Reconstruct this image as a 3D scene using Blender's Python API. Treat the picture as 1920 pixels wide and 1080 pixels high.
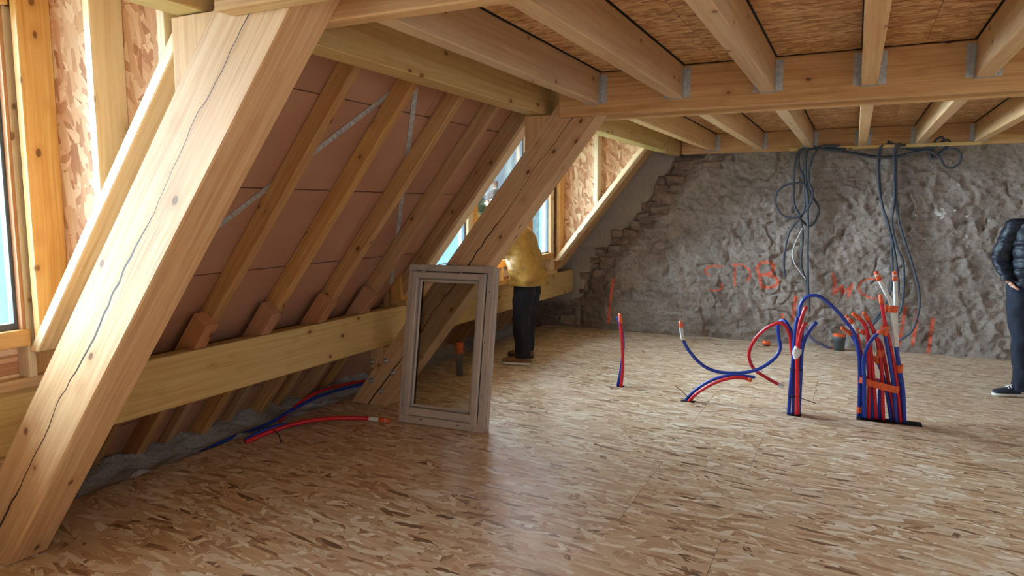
import bpy, bmesh, math, random
import numpy as np
from mathutils import Vector, Matrix

# ------------------------------------------------------------------ camera, sky, light, exposure
scene = bpy.context.scene
for o in list(bpy.data.objects):
    bpy.data.objects.remove(o)
C = scene.collection
cam_d = bpy.data.cameras.new('camera')
cam = bpy.data.objects.new('camera', cam_d)
C.objects.link(cam)
cam_d.sensor_width = 36.0
cam_d.lens = 24.97
cam_d.clip_start = 0.05
cam_d.clip_end = 300
cam.matrix_world = Matrix(((0.90105766, -0.04662318, 0.431186, 0.0),
                           (0.43369688, 0.10018734, -0.89547167, 0.0),
                           (-0.00144964, 0.99387563, 0.1104949, 1.55),
                           (0, 0, 0, 1)))
scene.camera = cam

world = bpy.data.worlds.new('sky')
scene.world = world
world.use_nodes = True
wn = world.node_tree
wn.nodes.clear()
w_out = wn.nodes.new('ShaderNodeOutputWorld')
w_bg = wn.nodes.new('ShaderNodeBackground')
w_tc = wn.nodes.new('ShaderNodeTexCoord')
w_sep = wn.nodes.new('ShaderNodeSeparateXYZ')
w_ramp = wn.nodes.new('ShaderNodeValToRGB')
w_ramp.color_ramp.elements[0].position = 0.0
w_ramp.color_ramp.elements[0].color = (0.42, 0.76, 1.0, 1)
w_ramp.color_ramp.elements[1].position = 0.6
w_ramp.color_ramp.elements[1].color = (0.33, 0.66, 1.0, 1)
wn.links.new(w_tc.outputs['Generated'], w_sep.inputs[0])
wn.links.new(w_sep.outputs['Z'], w_ramp.inputs[0])
wn.links.new(w_ramp.outputs[0], w_bg.inputs[0])
wn.links.new(w_bg.outputs[0], w_out.inputs[0])
w_bg.inputs[1].default_value = 0.85

def lamp_sun(name, d, strength, angle, col):
    l = bpy.data.lights.new(name, 'SUN')
    l.energy = strength
    l.angle = math.radians(angle)
    l.color = col
    o = bpy.data.objects.new(name, l)
    o.rotation_euler = Vector(d).to_track_quat('-Z', 'Y').to_euler()
    o.location = (-8, 3, 8)
    C.objects.link(o)
    return o

def lamp_area(name, loc, d, sx, sy, power, col):
    l = bpy.data.lights.new(name, 'AREA')
    l.shape = 'RECTANGLE'
    l.size, l.size_y = sx, sy
    l.energy = power
    l.color = col
    o = bpy.data.objects.new(name, l)
    o.location = loc
    o.rotation_euler = Vector(d).to_track_quat('-Z', 'Y').to_euler()
    C.objects.link(o)
    return o

# soft bright haze of the day on the window side of the roof
lamp_sun('daylight', (0.73, -0.16, -0.66), 66.0, 111, (0.74, 0.88, 1.0))
lamp_area('daylight_left_window', (-3.72, 0.25, 1.72), (1, 0.22, -0.12), 2.9, 1.3, 50, (0.74, 0.88, 1.0))
# fill lamps added at invented openings in the unseen right and rear walls
lamp_area('fill_right', (4.32, 2.2, 1.55), (-1, 0.0, -0.25), 2.6, 1.3, 9, (1.0, 0.97, 0.93))
lamp_area('fill_right', (4.32, 6.4, 1.55), (-1, 0.0, -0.25), 2.2, 1.3, 6, (1.0, 0.97, 0.93))
lamp_area('fill_rear', (0.9, -3.12, 1.5), (0, 1, -0.15), 3.4, 1.5, 20, (1.0, 0.97, 0.94))

scene.view_settings.view_transform = 'Standard'
scene.view_settings.look = 'None'
scene.view_settings.gamma = 1.0
scene.view_settings.use_curve_mapping = False
scene.view_settings.exposure = 0.75
scene.cycles.use_adaptive_sampling = True
scene.cycles.adaptive_threshold = 0.02

# ------------------------------------------------------------------ helpers
WM = {}                                   # world matrices of what has been placed

def put(o, parent=None, m=None):
    m = m or Matrix.Identity(4)
    C.objects.link(o)
    WM[o.name] = m
    if parent is not None:
        o.parent = parent
        o.matrix_basis = WM[parent.name].inverted() @ m
    else:
        o.matrix_basis = m
    return o

def tag(o, label=None, cat=None, group=None, kind=None):
    if label: o['label'] = label
    if cat: o['category'] = cat
    if group: o['group'] = group
    if kind: o['kind'] = kind
    return o

def thing(name, loc, label, cat, group=None, rot=None):
    o = bpy.data.objects.new(name, None)
    o.empty_display_size = 0.1
    m = Matrix.Translation(loc)
    if rot is not None: m = m @ rot
    put(o, None, m)
    return tag(o, label, cat, group)

def mesh_from(verts, faces, mat, smooth=False):
    me = bpy.data.meshes.new('mesh')
    me.from_pydata([tuple(v) for v in verts], [], faces)
    me.update()
    if mat: me.materials.append(mat)
    if smooth:
        for p in me.polygons: p.use_smooth = True
    return me

def bm_mesh(bm, mat, smooth=False, bevel=0, seg=1):
    if bevel:
        bmesh.ops.bevel(bm, geom=list(bm.edges), offset=bevel, segments=seg, affect='EDGES', profile=0.5)
    bmesh.ops.recalc_face_normals(bm, faces=bm.faces)
    me = bpy.data.meshes.new('mesh')
    bm.to_mesh(me)
    bm.free()
    if mat: me.materials.append(mat)
    if smooth:
        for p in me.polygons: p.use_smooth = True
    return me

def bm_box(bm, lo, hi):
    v = [bm.verts.new((x, y, z)) for x in (lo[0], hi[0]) for y in (lo[1], hi[1]) for z in (lo[2], hi[2])]
    for f in ((0, 1, 3, 2), (4, 6, 7, 5), (0, 4, 5, 1), (2, 3, 7, 6), (0, 2, 6, 4), (1, 5, 7, 3)):
        bm.faces.new([v[i] for i in f])
    return v

_boxes = {}
def box(name, lo, hi, mat, parent=None, bevel=0.0, grain=None):
    """axis-aligned box; the object sits at its centre; grain = axis (0,1,2) laid along the local X"""
    c = [(a + b) / 2 for a, b in zip(lo, hi)]
    s = [abs(b - a) for a, b in zip(lo, hi)]
    R = Matrix.Identity(4)
    if grain == 1: R = Matrix(((0, 1, 0, 0), (1, 0, 0, 0), (0, 0, -1, 0), (0, 0, 0, 1))); s = [s[1], s[0], s[2]]
    if grain == 2: R = Matrix(((0, 0, 1, 0), (0, 1, 0, 0), (-1, 0, 0, 0), (0, 0, 0, 1))); R = Matrix(((0, 0, -1, 0), (0, 1, 0, 0), (1, 0, 0, 0), (0, 0, 0, 1))); s = [s[2], s[1], s[0]]
    key = (round(s[0], 4), round(s[1], 4), round(s[2], 4), mat.name, bevel)
    if key not in _boxes:
        bm = bmesh.new()
        bm_box(bm, [-v / 2 for v in s], [v / 2 for v in s])
        _boxes[key] = bm_mesh(bm, mat, bevel=bevel)
    o = bpy.data.objects.new(name, _boxes[key])
    return put(o, parent, Matrix.Translation(c) @ R)

def prism(name, pts, y0, y1, ang, mat, parent=None, bevel=0.004):
    """polygon in the XZ plane extruded along Y; local X follows the angle (grain)"""
    ca, sa = math.cos(ang), math.sin(ang)
    cx = sum(p[0] for p in pts) / len(pts)
    cz = sum(p[1] for p in pts) / len(pts)
    h = (y1 - y0) / 2
    bm = bmesh.new()
    loc = [((x - cx) * ca + (z - cz) * sa, -(x - cx) * sa + (z - cz) * ca) for x, z in pts]
    a = [bm.verts.new((u, -h, w)) for u, w in loc]
    b = [bm.verts.new((u, h, w)) for u, w in loc]
    bm.faces.new(a)
    bm.faces.new(b[::-1])
    n = len(pts)
    for i in range(n):
        bm.faces.new((a[i], b[i], b[(i + 1) % n], a[(i + 1) % n]))
    me = bm_mesh(bm, mat, bevel=bevel)
    m = Matrix(((ca, 0, -sa, cx), (0, 1, 0, (y0 + y1) / 2), (sa, 0, ca, cz), (0, 0, 0, 1)))
    return put(bpy.data.objects.new(name, me), parent, m)

def smooth_path(pts, step=0.02):
    P = [Vector(p) for p in pts]
    P = [P[0] * 2 - P[1]] + P + [P[-1] * 2 - P[-2]]
    out = []
    for i in range(1, len(P) - 2):
        p0, p1, p2, p3 = P[i - 1:i + 3]
        n = max(2, int((p2 - p1).length / step))
        for k in range(n):
            t = k / n
            out.append(0.5 * ((2 * p1) + (p2 - p0) * t + (2 * p0 - 5 * p1 + 4 * p2 - p3) * t * t + (3 * p1 - p0 - 3 * p2 + p3) * t ** 3))
    out.append(P[-2])
    return out

def tube_mesh(path, rad, mat, sides=10, flat=1.0):
    """path of Vectors, rad a number or a list, closed ends"""
    n = len(path)
    R = rad if isinstance(rad, (list, tuple)) else [rad] * n
    verts, faces = [], []
    t0 = (path[1] - path[0]).normalized()
    nrm = t0.orthogonal().normalized()
    for i in range(n):
        t = (path[min(i + 1, n - 1)] - path[max(i - 1, 0)]).normalized()
        nrm = (nrm - t * nrm.dot(t)).normalized()
        b = t.cross(nrm)
        for k in range(sides):
            a = 2 * math.pi * k / sides
            verts.append(path[i] + nrm * math.cos(a) * R[i] + b * math.sin(a) * R[i] * flat)
    for i in range(n - 1):
        for k in range(sides):
            k2 = (k + 1) % sides
            faces.append((i * sides + k, i * sides + k2, (i + 1) * sides + k2, (i + 1) * sides + k))
    faces.append(tuple(range(sides))[::-1])
    faces.append(tuple((n - 1) * sides + k for k in range(sides)))
    return mesh_from(verts, faces, mat, True)

def tube(name, path, rad, mat, parent=None, sides=10, flat=1.0):
    c = path[0].copy()
    me = tube_mesh([p - c for p in path], rad, mat, sides, flat)
    return put(bpy.data.objects.new(name, me), parent, Matrix.Translation(c))

def value_noise(x, y, seed):
    rng = np.random.RandomState(seed)
    T = rng.rand(256, 256)
    xi = np.floor(x).astype(int); yi = np.floor(y).astype(int)
    fx = x - xi; fy = y - yi
    fx = fx * fx * (3 - 2 * fx); fy = fy * fy * (3 - 2 * fy)
    a = T[xi % 256, yi % 256]; b = T[(xi + 1) % 256, yi % 256]
    c = T[xi % 256, (yi + 1) % 256]; d = T[(xi + 1) % 256, (yi + 1) % 256]
    return (a * (1 - fx) + b * fx) * (1 - fy) + (c * (1 - fx) + d * fx) * fy

def fbm(x, y, f, octs, seed, ridge=False):
    s = np.zeros_like(x); amp = 1.0; tot = 0
    for k in range(octs):
        n = value_noise(x * f + 17.3 * k, y * f + 9.1 * k, seed + k)
        if ridge: n = 1 - np.abs(2 * n - 1)
        s += n * amp; tot += amp; amp *= 0.5; f *= 2.03
    return s / tot

def grid_object(name, X, Y, Z, mat, kind=None, attrs=None, parent=None, smooth=True, keep=None):
    r, c = X.shape
    co = np.stack([X, Y, Z], -1).reshape(-1, 3)
    idx = np.arange(r * c).reshape(r, c)
    q = np.stack([idx[:-1, :-1], idx[:-1, 1:], idx[1:, 1:], idx[1:, :-1]], -1).reshape(-1, 4)
    if keep is not None: q = q[keep.ravel()[q].all(1)]
    me = bpy.data.meshes.new('mesh')
    me.vertices.add(len(co)); me.vertices.foreach_set('co', co.astype(np.float32).ravel())
    me.loops.add(q.size); me.loops.foreach_set('vertex_index', q.astype(np.int32).ravel())
    me.polygons.add(len(q)); me.polygons.foreach_set('loop_start', np.arange(0, q.size, 4, dtype=np.int32))
    me.polygons.foreach_set('use_smooth', np.full(len(q), smooth))
    me.update(calc_edges=True)
    me.validate()
    for k, v in (attrs or {}).items():
        a = me.attributes.new(k, 'FLOAT', 'POINT')
        a.data.foreach_set('value', v.astype(np.float32).ravel())
    me.materials.append(mat)
    o = put(bpy.data.objects.new(name, me), parent)
    if kind: o['kind'] = kind
    return o

# ------------------------------------------------------------------ materials
def srgb(r, g, b):
    f = lambda c: (c / 255 / 12.92) if c / 255 <= 0.04045 else ((c / 255 + 0.055) / 1.055) ** 2.4
    return (f(r), f(g), f(b), 1)

class N:
    def __init__(s, name):
        s.m = bpy.data.materials.new(name); s.m.use_nodes = True
        s.t = s.m.node_tree; s.t.nodes.clear()
        s.out = s.t.nodes.new('ShaderNodeOutputMaterial')
    def n(s, typ, **kw):
        nd = s.t.nodes.new('ShaderNode' + typ)
        for k, v in kw.items(): setattr(nd, k, v)
        return nd
    def l(s, a, b): s.t.links.new(a, b)
    def setin(s, nd, key, v):
        if hasattr(v, 'is_output') or isinstance(v, bpy.types.NodeSocket): s.l(v, nd.inputs[key])
        else: nd.inputs[key].default_value = v
    def math(s, op, a, b=0.0, c=None, clamp=False):
        nd = s.n('Math', operation=op, use_clamp=clamp)
        s.setin(nd, 0, a); s.setin(nd, 1, b)
        if c is not None: s.setin(nd, 2, c)
        return nd.outputs[0]
    def vec(s, op, a, b=(0, 0, 0)):
        nd = s.n('VectorMath', operation=op)
        s.setin(nd, 0, a)
        if op == 'SCALE': s.setin(nd, 'Scale', b)
        else: s.setin(nd, 1, b)
        return nd.outputs[0]
    def mapping(s, v, loc=(0, 0, 0), rot=(0, 0, 0), scale=(1, 1, 1)):
        nd = s.n('Mapping'); s.setin(nd, 0, v)
        nd.inputs['Location'].default_value = loc; nd.inputs['Rotation'].default_value = rot; nd.inputs['Scale'].default_value = scale
        return nd.outputs[0]
    def noise(s, v, scale=5.0, detail=4.0, rough=0.55, dist=0.0, out=0):
        nd = s.n('TexNoise'); s.setin(nd, 'Vector', v)
        nd.inputs['Scale'].default_value = scale; nd.inputs['Detail'].default_value = detail
        nd.inputs['Roughness'].default_value = rough; nd.inputs['Distortion'].default_value = dist
        return nd.outputs[out]
    def vor(s, v, scale=5.0, feature='F1', metric='EUCLIDEAN', rnd=1.0, dims='3D'):
        nd = s.n('TexVoronoi', feature=feature, voronoi_dimensions=dims)
        if feature != 'DISTANCE_TO_EDGE': nd.distance = metric
        s.setin(nd, 'Vector', v); nd.inputs['Scale'].default_value = scale; nd.inputs['Randomness'].default_value = rnd
        return nd
    def ramp(s, f, stops, interp='LINEAR'):
        nd = s.n('ValToRGB'); s.setin(nd, 0, f)
        cr = nd.color_ramp; cr.interpolation = interp
        while len(cr.elements) < len(stops): cr.elements.new(0.5)
        for e, (p, c) in zip(cr.elements, stops):
            e.position = p; e.color = c if len(c) == 4 else (*c, 1)
        return nd.outputs[0]
    def mix(s, f, a, b, typ='MIX'):
        nd = s.n('Mix', data_type='RGBA', blend_type=typ)
        s.setin(nd, 'Factor', f); s.setin(nd, 6, a); s.setin(nd, 7, b)
        return nd.outputs[2]
    def step(s, v, a, b):
        nd = s.n('MapRange', interpolation_type='SMOOTHSTEP'); s.setin(nd, 0, v)
        nd.inputs[1].default_value = a; nd.inputs[2].default_value = b
        return nd.outputs[0]
    def bump(s, h, strength=0.3, dist=0.01, normal=None):
        nd = s.n('Bump'); s.setin(nd, 'Height', h)
        nd.inputs['Strength'].default_value = strength; nd.inputs['Distance'].default_value = dist
        if normal is not None: s.l(normal, nd.inputs['Normal'])
        return nd.outputs[0]
    def coord(s, rnd=True, k=37.0):
        tc = s.n('TexCoord').outputs['Object']
        if not rnd: return tc
        r = s.n('ObjectInfo').outputs['Random']
        cb = s.n('CombineXYZ')
        s.l(s.math('MULTIPLY', r, k), cb.inputs[0]); s.l(s.math('MULTIPLY', r, k * 1.7), cb.inputs[1]); s.l(s.math('MULTIPLY', r, k * 0.6), cb.inputs[2])
        return s.vec('ADD', tc, cb.outputs[0])
    def bsdf(s, col, rough=0.6, spec=0.3, metal=0.0, normal=None, **kw):
        nd = s.n('BsdfPrincipled')
        s.setin(nd, 'Base Color', col); s.setin(nd, 'Roughness', rough)
        s.setin(nd, 'Specular IOR Level', spec); s.setin(nd, 'Metallic', metal)
        if normal is not None: s.l(normal, nd.inputs['Normal'])
        for k, v in kw.items(): s.setin(nd, k, v)
        s.l(nd.outputs[0], s.out.inputs[0])
        return nd

def m_plain(name, col, rough=0.5, spec=0.4, metal=0.0, var=0.12, scale=18.0, bump=0.05):
    s = N(name); v = s.coord()
    n = s.noise(v, scale, 3)
    dark = tuple(c * (1 - var) for c in col[:3]) + (1,)
    light = tuple(min(1, c * (1 + var)) for c in col[:3]) + (1,)
    s.bsdf(s.ramp(n, [(0.3, dark), (0.7, light)]), rough, spec, metal, s.bump(n, bump, 0.004))
    return s.m

def m_wood(name, base, dark, light, rough=0.6, knots=True, crack=False, contrast=1.0):
    s = N(name); v = s.coord()
    warp = s.noise(s.mapping(v, scale=(1.2, 3, 3)), 1.5, 2, out=1)
    v2 = s.vec('ADD', v, s.vec('SCALE', s.vec('SUBTRACT', warp, (0.5, 0.5, 0.5)), 0.03))
    g = s.noise(s.mapping(v2, scale=(0.55, 26, 26)), 2.2, 3, 0.6)
    fine = s.noise(s.mapping(v, scale=(4, 190, 190)), 1.0, 2)
    big = s.noise(s.mapping(v, scale=(0.8, 2.5, 2.5)), 1.3, 2)
    col = s.ramp(g, [(0.20, dark), (0.48, base), (0.80, light)])
    col = s.mix(s.math('MULTIPLY', fine, 0.30 * contrast), col, tuple(c * 0.6 for c in dark[:3]) + (1,), 'MIX')
    col = s.mix(s.math('MULTIPLY', s.step(big, 0.35, 0.75), 0.35), col, light)
    r = s.n('ObjectInfo').outputs['Random']
    hs = s.n('HueSaturation')
    s.l(col, hs.inputs['Color'])
    s.l(s.math('MULTIPLY_ADD', r, 0.22, 0.89), hs.inputs['Value'])
    s.l(s.math('MULTIPLY_ADD', r, 0.2, 0.9), hs.inputs['Saturation'])
    col = hs.outputs[0]
    h = g
    if knots:
        vo = s.vor(s.mapping(v2, scale=(0.6, 1, 1)), 10.0)
        sel = s.n('SeparateColor'); s.l(vo.outputs['Color'], sel.inputs[0])
        on = s.math('GREATER_THAN', sel.outputs[0], 0.42)
        k = s.math('MULTIPLY', s.math('SUBTRACT', 1.0, s.step(vo.outputs['Distance'], 0.085, 0.145)), on)
        halo = s.math('MULTIPLY', s.math('SUBTRACT', 1.0, s.step(vo.outputs['Distance'], 0.12, 0.42)), on)
        col = s.mix(s.math('MULTIPLY', halo, 0.35), col, dark)
        col = s.mix(s.math('MULTIPLY', k, 0.85), col, (dark[0] * 0.32, dark[1] * 0.24, dark[2] * 0.18, 1))
    if crack:
        sx = s.n('SeparateXYZ'); s.l(s.n('TexCoord').outputs['Object'], sx.inputs[0])
        cb = s.n('CombineXYZ'); s.l(sx.outputs[0], cb.inputs[0])
        w1 = s.noise(s.vec('ADD', cb.outputs[0], (3.1, 0, 0)), 2.2, 3)
        line = s.math('ABSOLUTE', s.math('SUBTRACT', sx.outputs[2], s.math('MULTIPLY_ADD', w1, 0.09, -0.05)))
        wd = s.noise(s.vec('ADD', cb.outputs[0], (9, 2, 0)), 1.1, 1)
        wid = s.math('MULTIPLY_ADD', s.step(wd, 0.38, 0.55), 0.0034, 0.0018)
        front = s.math('LESS_THAN', sx.outputs[1], -0.06)
        ck = s.math('MULTIPLY', s.math('LESS_THAN', line, wid), front)
        col = s.mix(ck, col, (0.05, 0.025, 0.012, 1))
        h = s.math('SUBTRACT', g, s.math('MULTIPLY', ck, 3.0))
    s.bsdf(col, rough, 0.3, 0, s.bump(s.math('ADD', h, s.math('MULTIPLY', fine, 0.5)), 0.18, 0.006))
    return s.m

LAYERS = [(0.1, 0.10, 0.042, 0.0), (-0.4, 0.085, 0.036, 0.50), (0.5, 0.08, 0.034, 0.55), (0.0, 0.11, 0.030, 0.50), (-0.2, 0.085, 0.026, 0.55), (-1.1, 0.060, 0.028, 0.90), (1.2, 0.055, 0.024, 0.92), (0.3, 0.095, 0.024, 0.60), (-0.6, 0.075, 0.022, 0.84), (0.75, 0.07, 0.022, 0.88), (0.1, 0.12, 0.016, 0.66), (-0.1, 0.09, 0.022, 0.78)]
def m_osb(name, cols, rough=0.5, spec=0.35, size=1.0, main=0.0, spread=1.0, plane_='XY', bump=0.25, tint=None, pale=None, pos=None, layers=12):
    """strand board: layers of long flat strands at several angles"""
    s = N(name); v = s.coord(k=23.0)
    sx = s.n('SeparateXYZ'); s.l(v, sx.inputs[0])
    cb = s.n('CombineXYZ')
    a, b = {'XY': (0, 1), 'XZ': (0, 2), 'YZ': (1, 2)}[plane_]
    s.l(sx.outputs[a], cb.inputs[0]); s.l(sx.outputs[b], cb.inputs[1])
    v = cb.outputs[0]
    wr = s.noise(v, 5.0, 2, out=1)
    vw = s.vec('ADD', v, s.vec('SCALE', s.vec('SUBTRACT', wr, (0.5, 0.5, 0.5)), 0.012 * size))
    stops = list(zip(pos, cols)) if pos else [(i / (len(cols) - 1), c) for i, c in enumerate(cols)]
    mid = cols[len(cols) // 2]
    base = mid
    hgt = 0.0
    first = True
    for i, (ang, lx, ly, th) in enumerate(LAYERS[:layers]):
        q = s.mapping(vw, loc=(3.7 * i + 1, 5.1 * i + 2, 0), rot=(0, 0, main + ang * spread))
        q = s.mapping(q, scale=(1 / (lx * size), 1 / (ly * size), 1))
        vo = s.vor(q, 1.0, metric='CHEBYCHEV' if i % 2 else 'EUCLIDEAN', dims='2D', rnd=0.9)
        sc = s.n('SeparateColor'); s.l(vo.outputs['Color'], sc.inputs[0])
        mask = s.math('GREATER_THAN', sc.outputs[0], th)
        fib = s.noise(s.mapping(q, scale=(0.7, 5, 1)), 1.0, 2)
        val = s.math('ADD', s.math('MULTIPLY', sc.outputs[1], 0.9), s.math('MULTIPLY', s.math('SUBTRACT', fib, 0.45), 0.4), clamp=True)
        base = s.mix(mask, base, s.ramp(val, stops))
        e = s.math('MULTIPLY', mask, sc.outputs[2])
        hgt = e if first else s.math('MAXIMUM', hgt, e)
        first = False
    if pale is not None:
        base = s.mix(pale[0], base, pale[1])
    s.bsdf(base, s.math('MULTIPLY_ADD', hgt, 0.18, rough - 0.09), spec, 0, s.bump(hgt, bump, 0.004))
    return s.m

W_TAN = m_wood('spruce_timber', srgb(200, 158, 112), srgb(168, 118, 72), srgb(222, 186, 142))
W_TRUSS = m_wood('spruce_truss', srgb(202, 160, 116), srgb(172, 122, 78), srgb(224, 190, 150), crack=True)
W_YEL = m_wood('treated_yellow_timber', srgb(204, 170, 108), srgb(180, 140, 80), srgb(220, 192, 136))
W_ORANGE = m_wood('orange_timber', srgb(204, 152, 94), srgb(178, 120, 66), srgb(220, 180, 126))
W_PALE = m_wood('pale_timber', srgb(220, 192, 156), srgb(194, 156, 114), srgb(234, 214, 184))
W_RAFT = m_wood('rafter_timber', srgb(184, 140, 94), srgb(154, 108, 68), srgb(206, 168, 122))
W_JOIST = m_wood('planed_joist', srgb(208, 170, 128), srgb(188, 146, 102), srgb(222, 190, 152), knots=True, contrast=0.6)
W_END = m_wood('reddish_block', srgb(186, 126, 84), srgb(150, 92, 58), srgb(204, 150, 108))
OSB_FLOOR = m_osb('osb_floor', [srgb(104, 76, 56), srgb(168, 130, 98), srgb(194, 158, 124), srgb(204, 172, 138), srgb(211, 184, 154), srgb(222, 204, 180), srgb(238, 228, 212)],
                  rough=0.33, spec=0.62, size=1.35, main=0.06, spread=1.25, pos=[0.0, 0.06, 0.20, 0.42, 0.62, 0.82, 0.97])
OSB_CEIL = m_osb('osb_ceiling', [srgb(140, 92, 50), srgb(176, 124, 74), srgb(198, 150, 98), srgb(214, 172, 120), srgb(226, 190, 142)], rough=0.55, size=0.8, main=0.0, spread=0.35, layers=8)
OSB_CHEEK = m_osb('osb_cheek', [srgb(168, 116, 86), srgb(196, 148, 116), srgb(212, 170, 138), srgb(226, 192, 162), srgb(236, 212, 188)], rough=0.55, size=1.15, main=1.0, spread=1.4, plane_='XZ', layers=8)
STEEL = m_plain('galvanised_steel', (0.46, 0.47, 0.47, 1), 0.5, 0.5, 0.35, 0.2, 40)
BOLT = m_plain('zinc_bolt', (0.62, 0.62, 0.6, 1), 0.3, 0.5, 0.9, 0.2, 40)
BLACK = m_plain('black_rubber', (0.012, 0.011, 0.011, 1), 0.7, 0.2)
DARKGREY = m_plain('dark_grey_profile', srgb(78, 82, 90), 0.5, 0.4)
CABLE = m_plain('grey_cable_sheath', srgb(70, 76, 86), 0.55, 0.4)
CABLE_W = m_plain('white_cable', srgb(205, 205, 205), 0.5, 0.4)
RED = m_plain('red_pipe_sheath', srgb(196, 26, 38), 0.36, 0.5, bump=0.15, scale=60)
BLUE = m_plain('blue_pipe_sheath', srgb(22, 58, 158), 0.36, 0.5, bump=0.15, scale=60)
WHITEPIPE = m_plain('white_pipe', srgb(214, 214, 210), 0.35, 0.5)
ORANGE = m_plain('orange_tape', srgb(222, 98, 52), 0.5, 0.4, var=0.2, scale=50, bump=0.4)
DRAIN = m_plain('grey_drain_pipe', srgb(88, 94, 98), 0.5, 0.4)
PAINTED = m_plain('worn_white_paint', srgb(182, 170, 160), 0.55, 0.35, var=0.08, scale=7)
FIBRE = None

def m_fibre():
    s = N('brown_fibreboard'); v = s.coord()
    n = s.noise(v, 2.0, 3); f = s.noise(v, 160, 2)
    c = s.ramp(n, [(0.3, srgb(168, 122, 98)), (0.7, srgb(184, 138, 112))])
    c = s.mix(s.math('MULTIPLY', f, 0.25), c, srgb(132, 92, 72))
    s.bsdf(c, 0.9, 0.1, 0, s.bump(f, 0.15, 0.003))
    return s.m
FIBRE = m_fibre()

def m_earth():
    s = N('earth_render'); v = s.coord(False)
    def at(k):
        a = s.n('Attribute'); a.attribute_name = k; return a.outputs['Fac']
    n1 = s.noise(v, 3.0, 6, 0.65); n2 = s.noise(v, 26.0, 5, 0.7); n3 = s.noise(v, 120.0, 3, 0.6)
    c = s.ramp(n1, [(0.30, srgb(126, 114, 106)), (0.5, srgb(154, 142, 134)), (0.7, srgb(172, 161, 154))])
    c = s.mix(s.math('MULTIPLY', s.step(n2, 0.45, 0.75), 0.55), c, srgb(104, 90, 80))
    c = s.mix(s.math('MULTIPLY', s.step(n3, 0.55, 0.75), 0.35), c, srgb(190, 182, 176))
    c = s.mix(s.math('MULTIPLY', at('cement'), 0.8), c, s.ramp(n2, [(0.3, srgb(164, 154, 144)), (0.7, srgb(184, 175, 165))]))
    c = s.mix(s.math('MULTIPLY', at('stone_zone'), 0.65), c, s.ramp(n2, [(0.3, srgb(84, 68, 58)), (0.7, srgb(118, 98, 86))]))
    brk = s.step(s.noise(v, 55.0, 3, 0.7), 0.36, 0.50)
    c = s.mix(s.math('MULTIPLY', s.math('MULTIPLY', s.step(at('paint'), 0.2, 0.7), brk), 0.92), c, srgb(240, 104, 72))
    c = s.mix(s.math('MULTIPLY', s.math('MULTIPLY', s.step(at('splash'), 0.3, 0.6), brk), 0.9), c, srgb(226, 224, 222))
    h = s.math('ADD', s.math('MULTIPLY', n2, 0.7), s.math('MULTIPLY', n3, 0.35))
    s.bsdf(c, 0.95, 0.1, 0, s.bump(h, 0.65, 0.03))
    return s.m
EARTH = m_earth()

def m_stone():
    s = N('wall_stone'); v = s.coord()
    n = s.noise(v, 9.0, 5, 0.65)
    r = s.n('ObjectInfo').outputs['Random']
    c = s.mix(r, s.ramp(n, [(0.3, srgb(96, 78, 68)), (0.7, srgb(146, 124, 110))]), s.ramp(n, [(0.3, srgb(112, 96, 88)), (0.7, srgb(160, 144, 134))]))
    s.bsdf(c, 0.92, 0.15, 0, s.bump(n, 0.6, 0.02))
    return s.m
STONE = m_stone()

def m_wool():
    s = N('insulation_wool'); v = s.coord(False)
    n = s.noise(v, 38, 6, 0.75); b = s.noise(v, 5, 3)
    c = s.ramp(n, [(0.3, srgb(172, 172, 173)), (0.65, srgb(236, 236, 238))])
    c = s.mix(s.math('MULTIPLY', b, 0.3), c, srgb(150, 140, 130))
    s.bsdf(c, 1.0, 0.05, 0, s.bump(n, 0.9, 0.03))
    return s.m
WOOL = m_wool()

def m_glass(name, tint, gloss=0.06, translucent=0.0, tcol=(0.6, 0.9, 1, 1)):
    s = N(name)
    t = s.n('BsdfTransparent'); t.inputs[0].default_value = tint
    g = s.n('BsdfGlossy'); g.inputs['Roughness'].default_value = 0.02; g.inputs[0].default_value = (1, 1, 1, 1)
    fr = s.n('Fresnel'); fr.inputs[0].default_value = 1.45
    mx = s.n('MixShader'); s.l(s.math('MULTIPLY', fr.outputs[0], gloss / 0.06), mx.inputs[0]); s.l(t.outputs[0], mx.inputs[1]); s.l(g.outputs[0], mx.inputs[2])
    last = mx.outputs[0]
    if translucent:
        tr = s.n('BsdfTranslucent'); tr.inputs[0].default_value = tcol
        m2 = s.n('MixShader'); m2.inputs[0].default_value = translucent
        s.l(last, m2.inputs[1]); s.l(tr.outputs[0], m2.inputs[2]); last = m2.outputs[0]
    s.l(last, s.out.inputs[0])
    return s.m
GLASS_CLEAR = m_glass('clear_pane', (0.97, 0.985, 0.99, 1), 0.05)
GLASS_FILM = m_glass('filmed_pane', (0.86, 0.93, 0.95, 1), 0.03, 0.010, (0.40, 0.74, 0.92, 1))
GLASS_SASH = m_glass('sash_pane', (0.80, 0.79, 0.77, 1), 0.05)

def m_fabric(name, c1, c2, scale=30, rough=0.7, bump=0.3, sheen=0.2):
    s = N(name); v = s.coord(False)
    n = s.noise(v, scale, 4, 0.6, 0.6)
    s.bsdf(s.ramp(n, [(0.3, c1), (0.7, c2)]), rough, 0.3, 0, s.bump(n, bump, 0.02))
    return s.m
MUSTARD = m_fabric('mustard_jacket', srgb(152, 112, 46), srgb(188, 146, 74), 11, 0.40, 1.0)
NAVY_PUFF = m_fabric('navy_puffer', srgb(20, 25, 34), srgb(31, 37, 50), 22, 0.42, 0.45)
NAVY_PANT = m_fabric('navy_trousers', srgb(26, 31, 44), srgb(36, 42, 58), 10, 0.8, 0.35)
BLACK_PANT = m_fabric('black_trousers', srgb(22, 24, 30), srgb(34, 36, 44), 10, 0.8, 0.35)
GREY_KNIT = m_fabric('grey_collar', srgb(74, 80, 88), srgb(98, 104, 112), 60, 0.9, 0.3)
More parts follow.
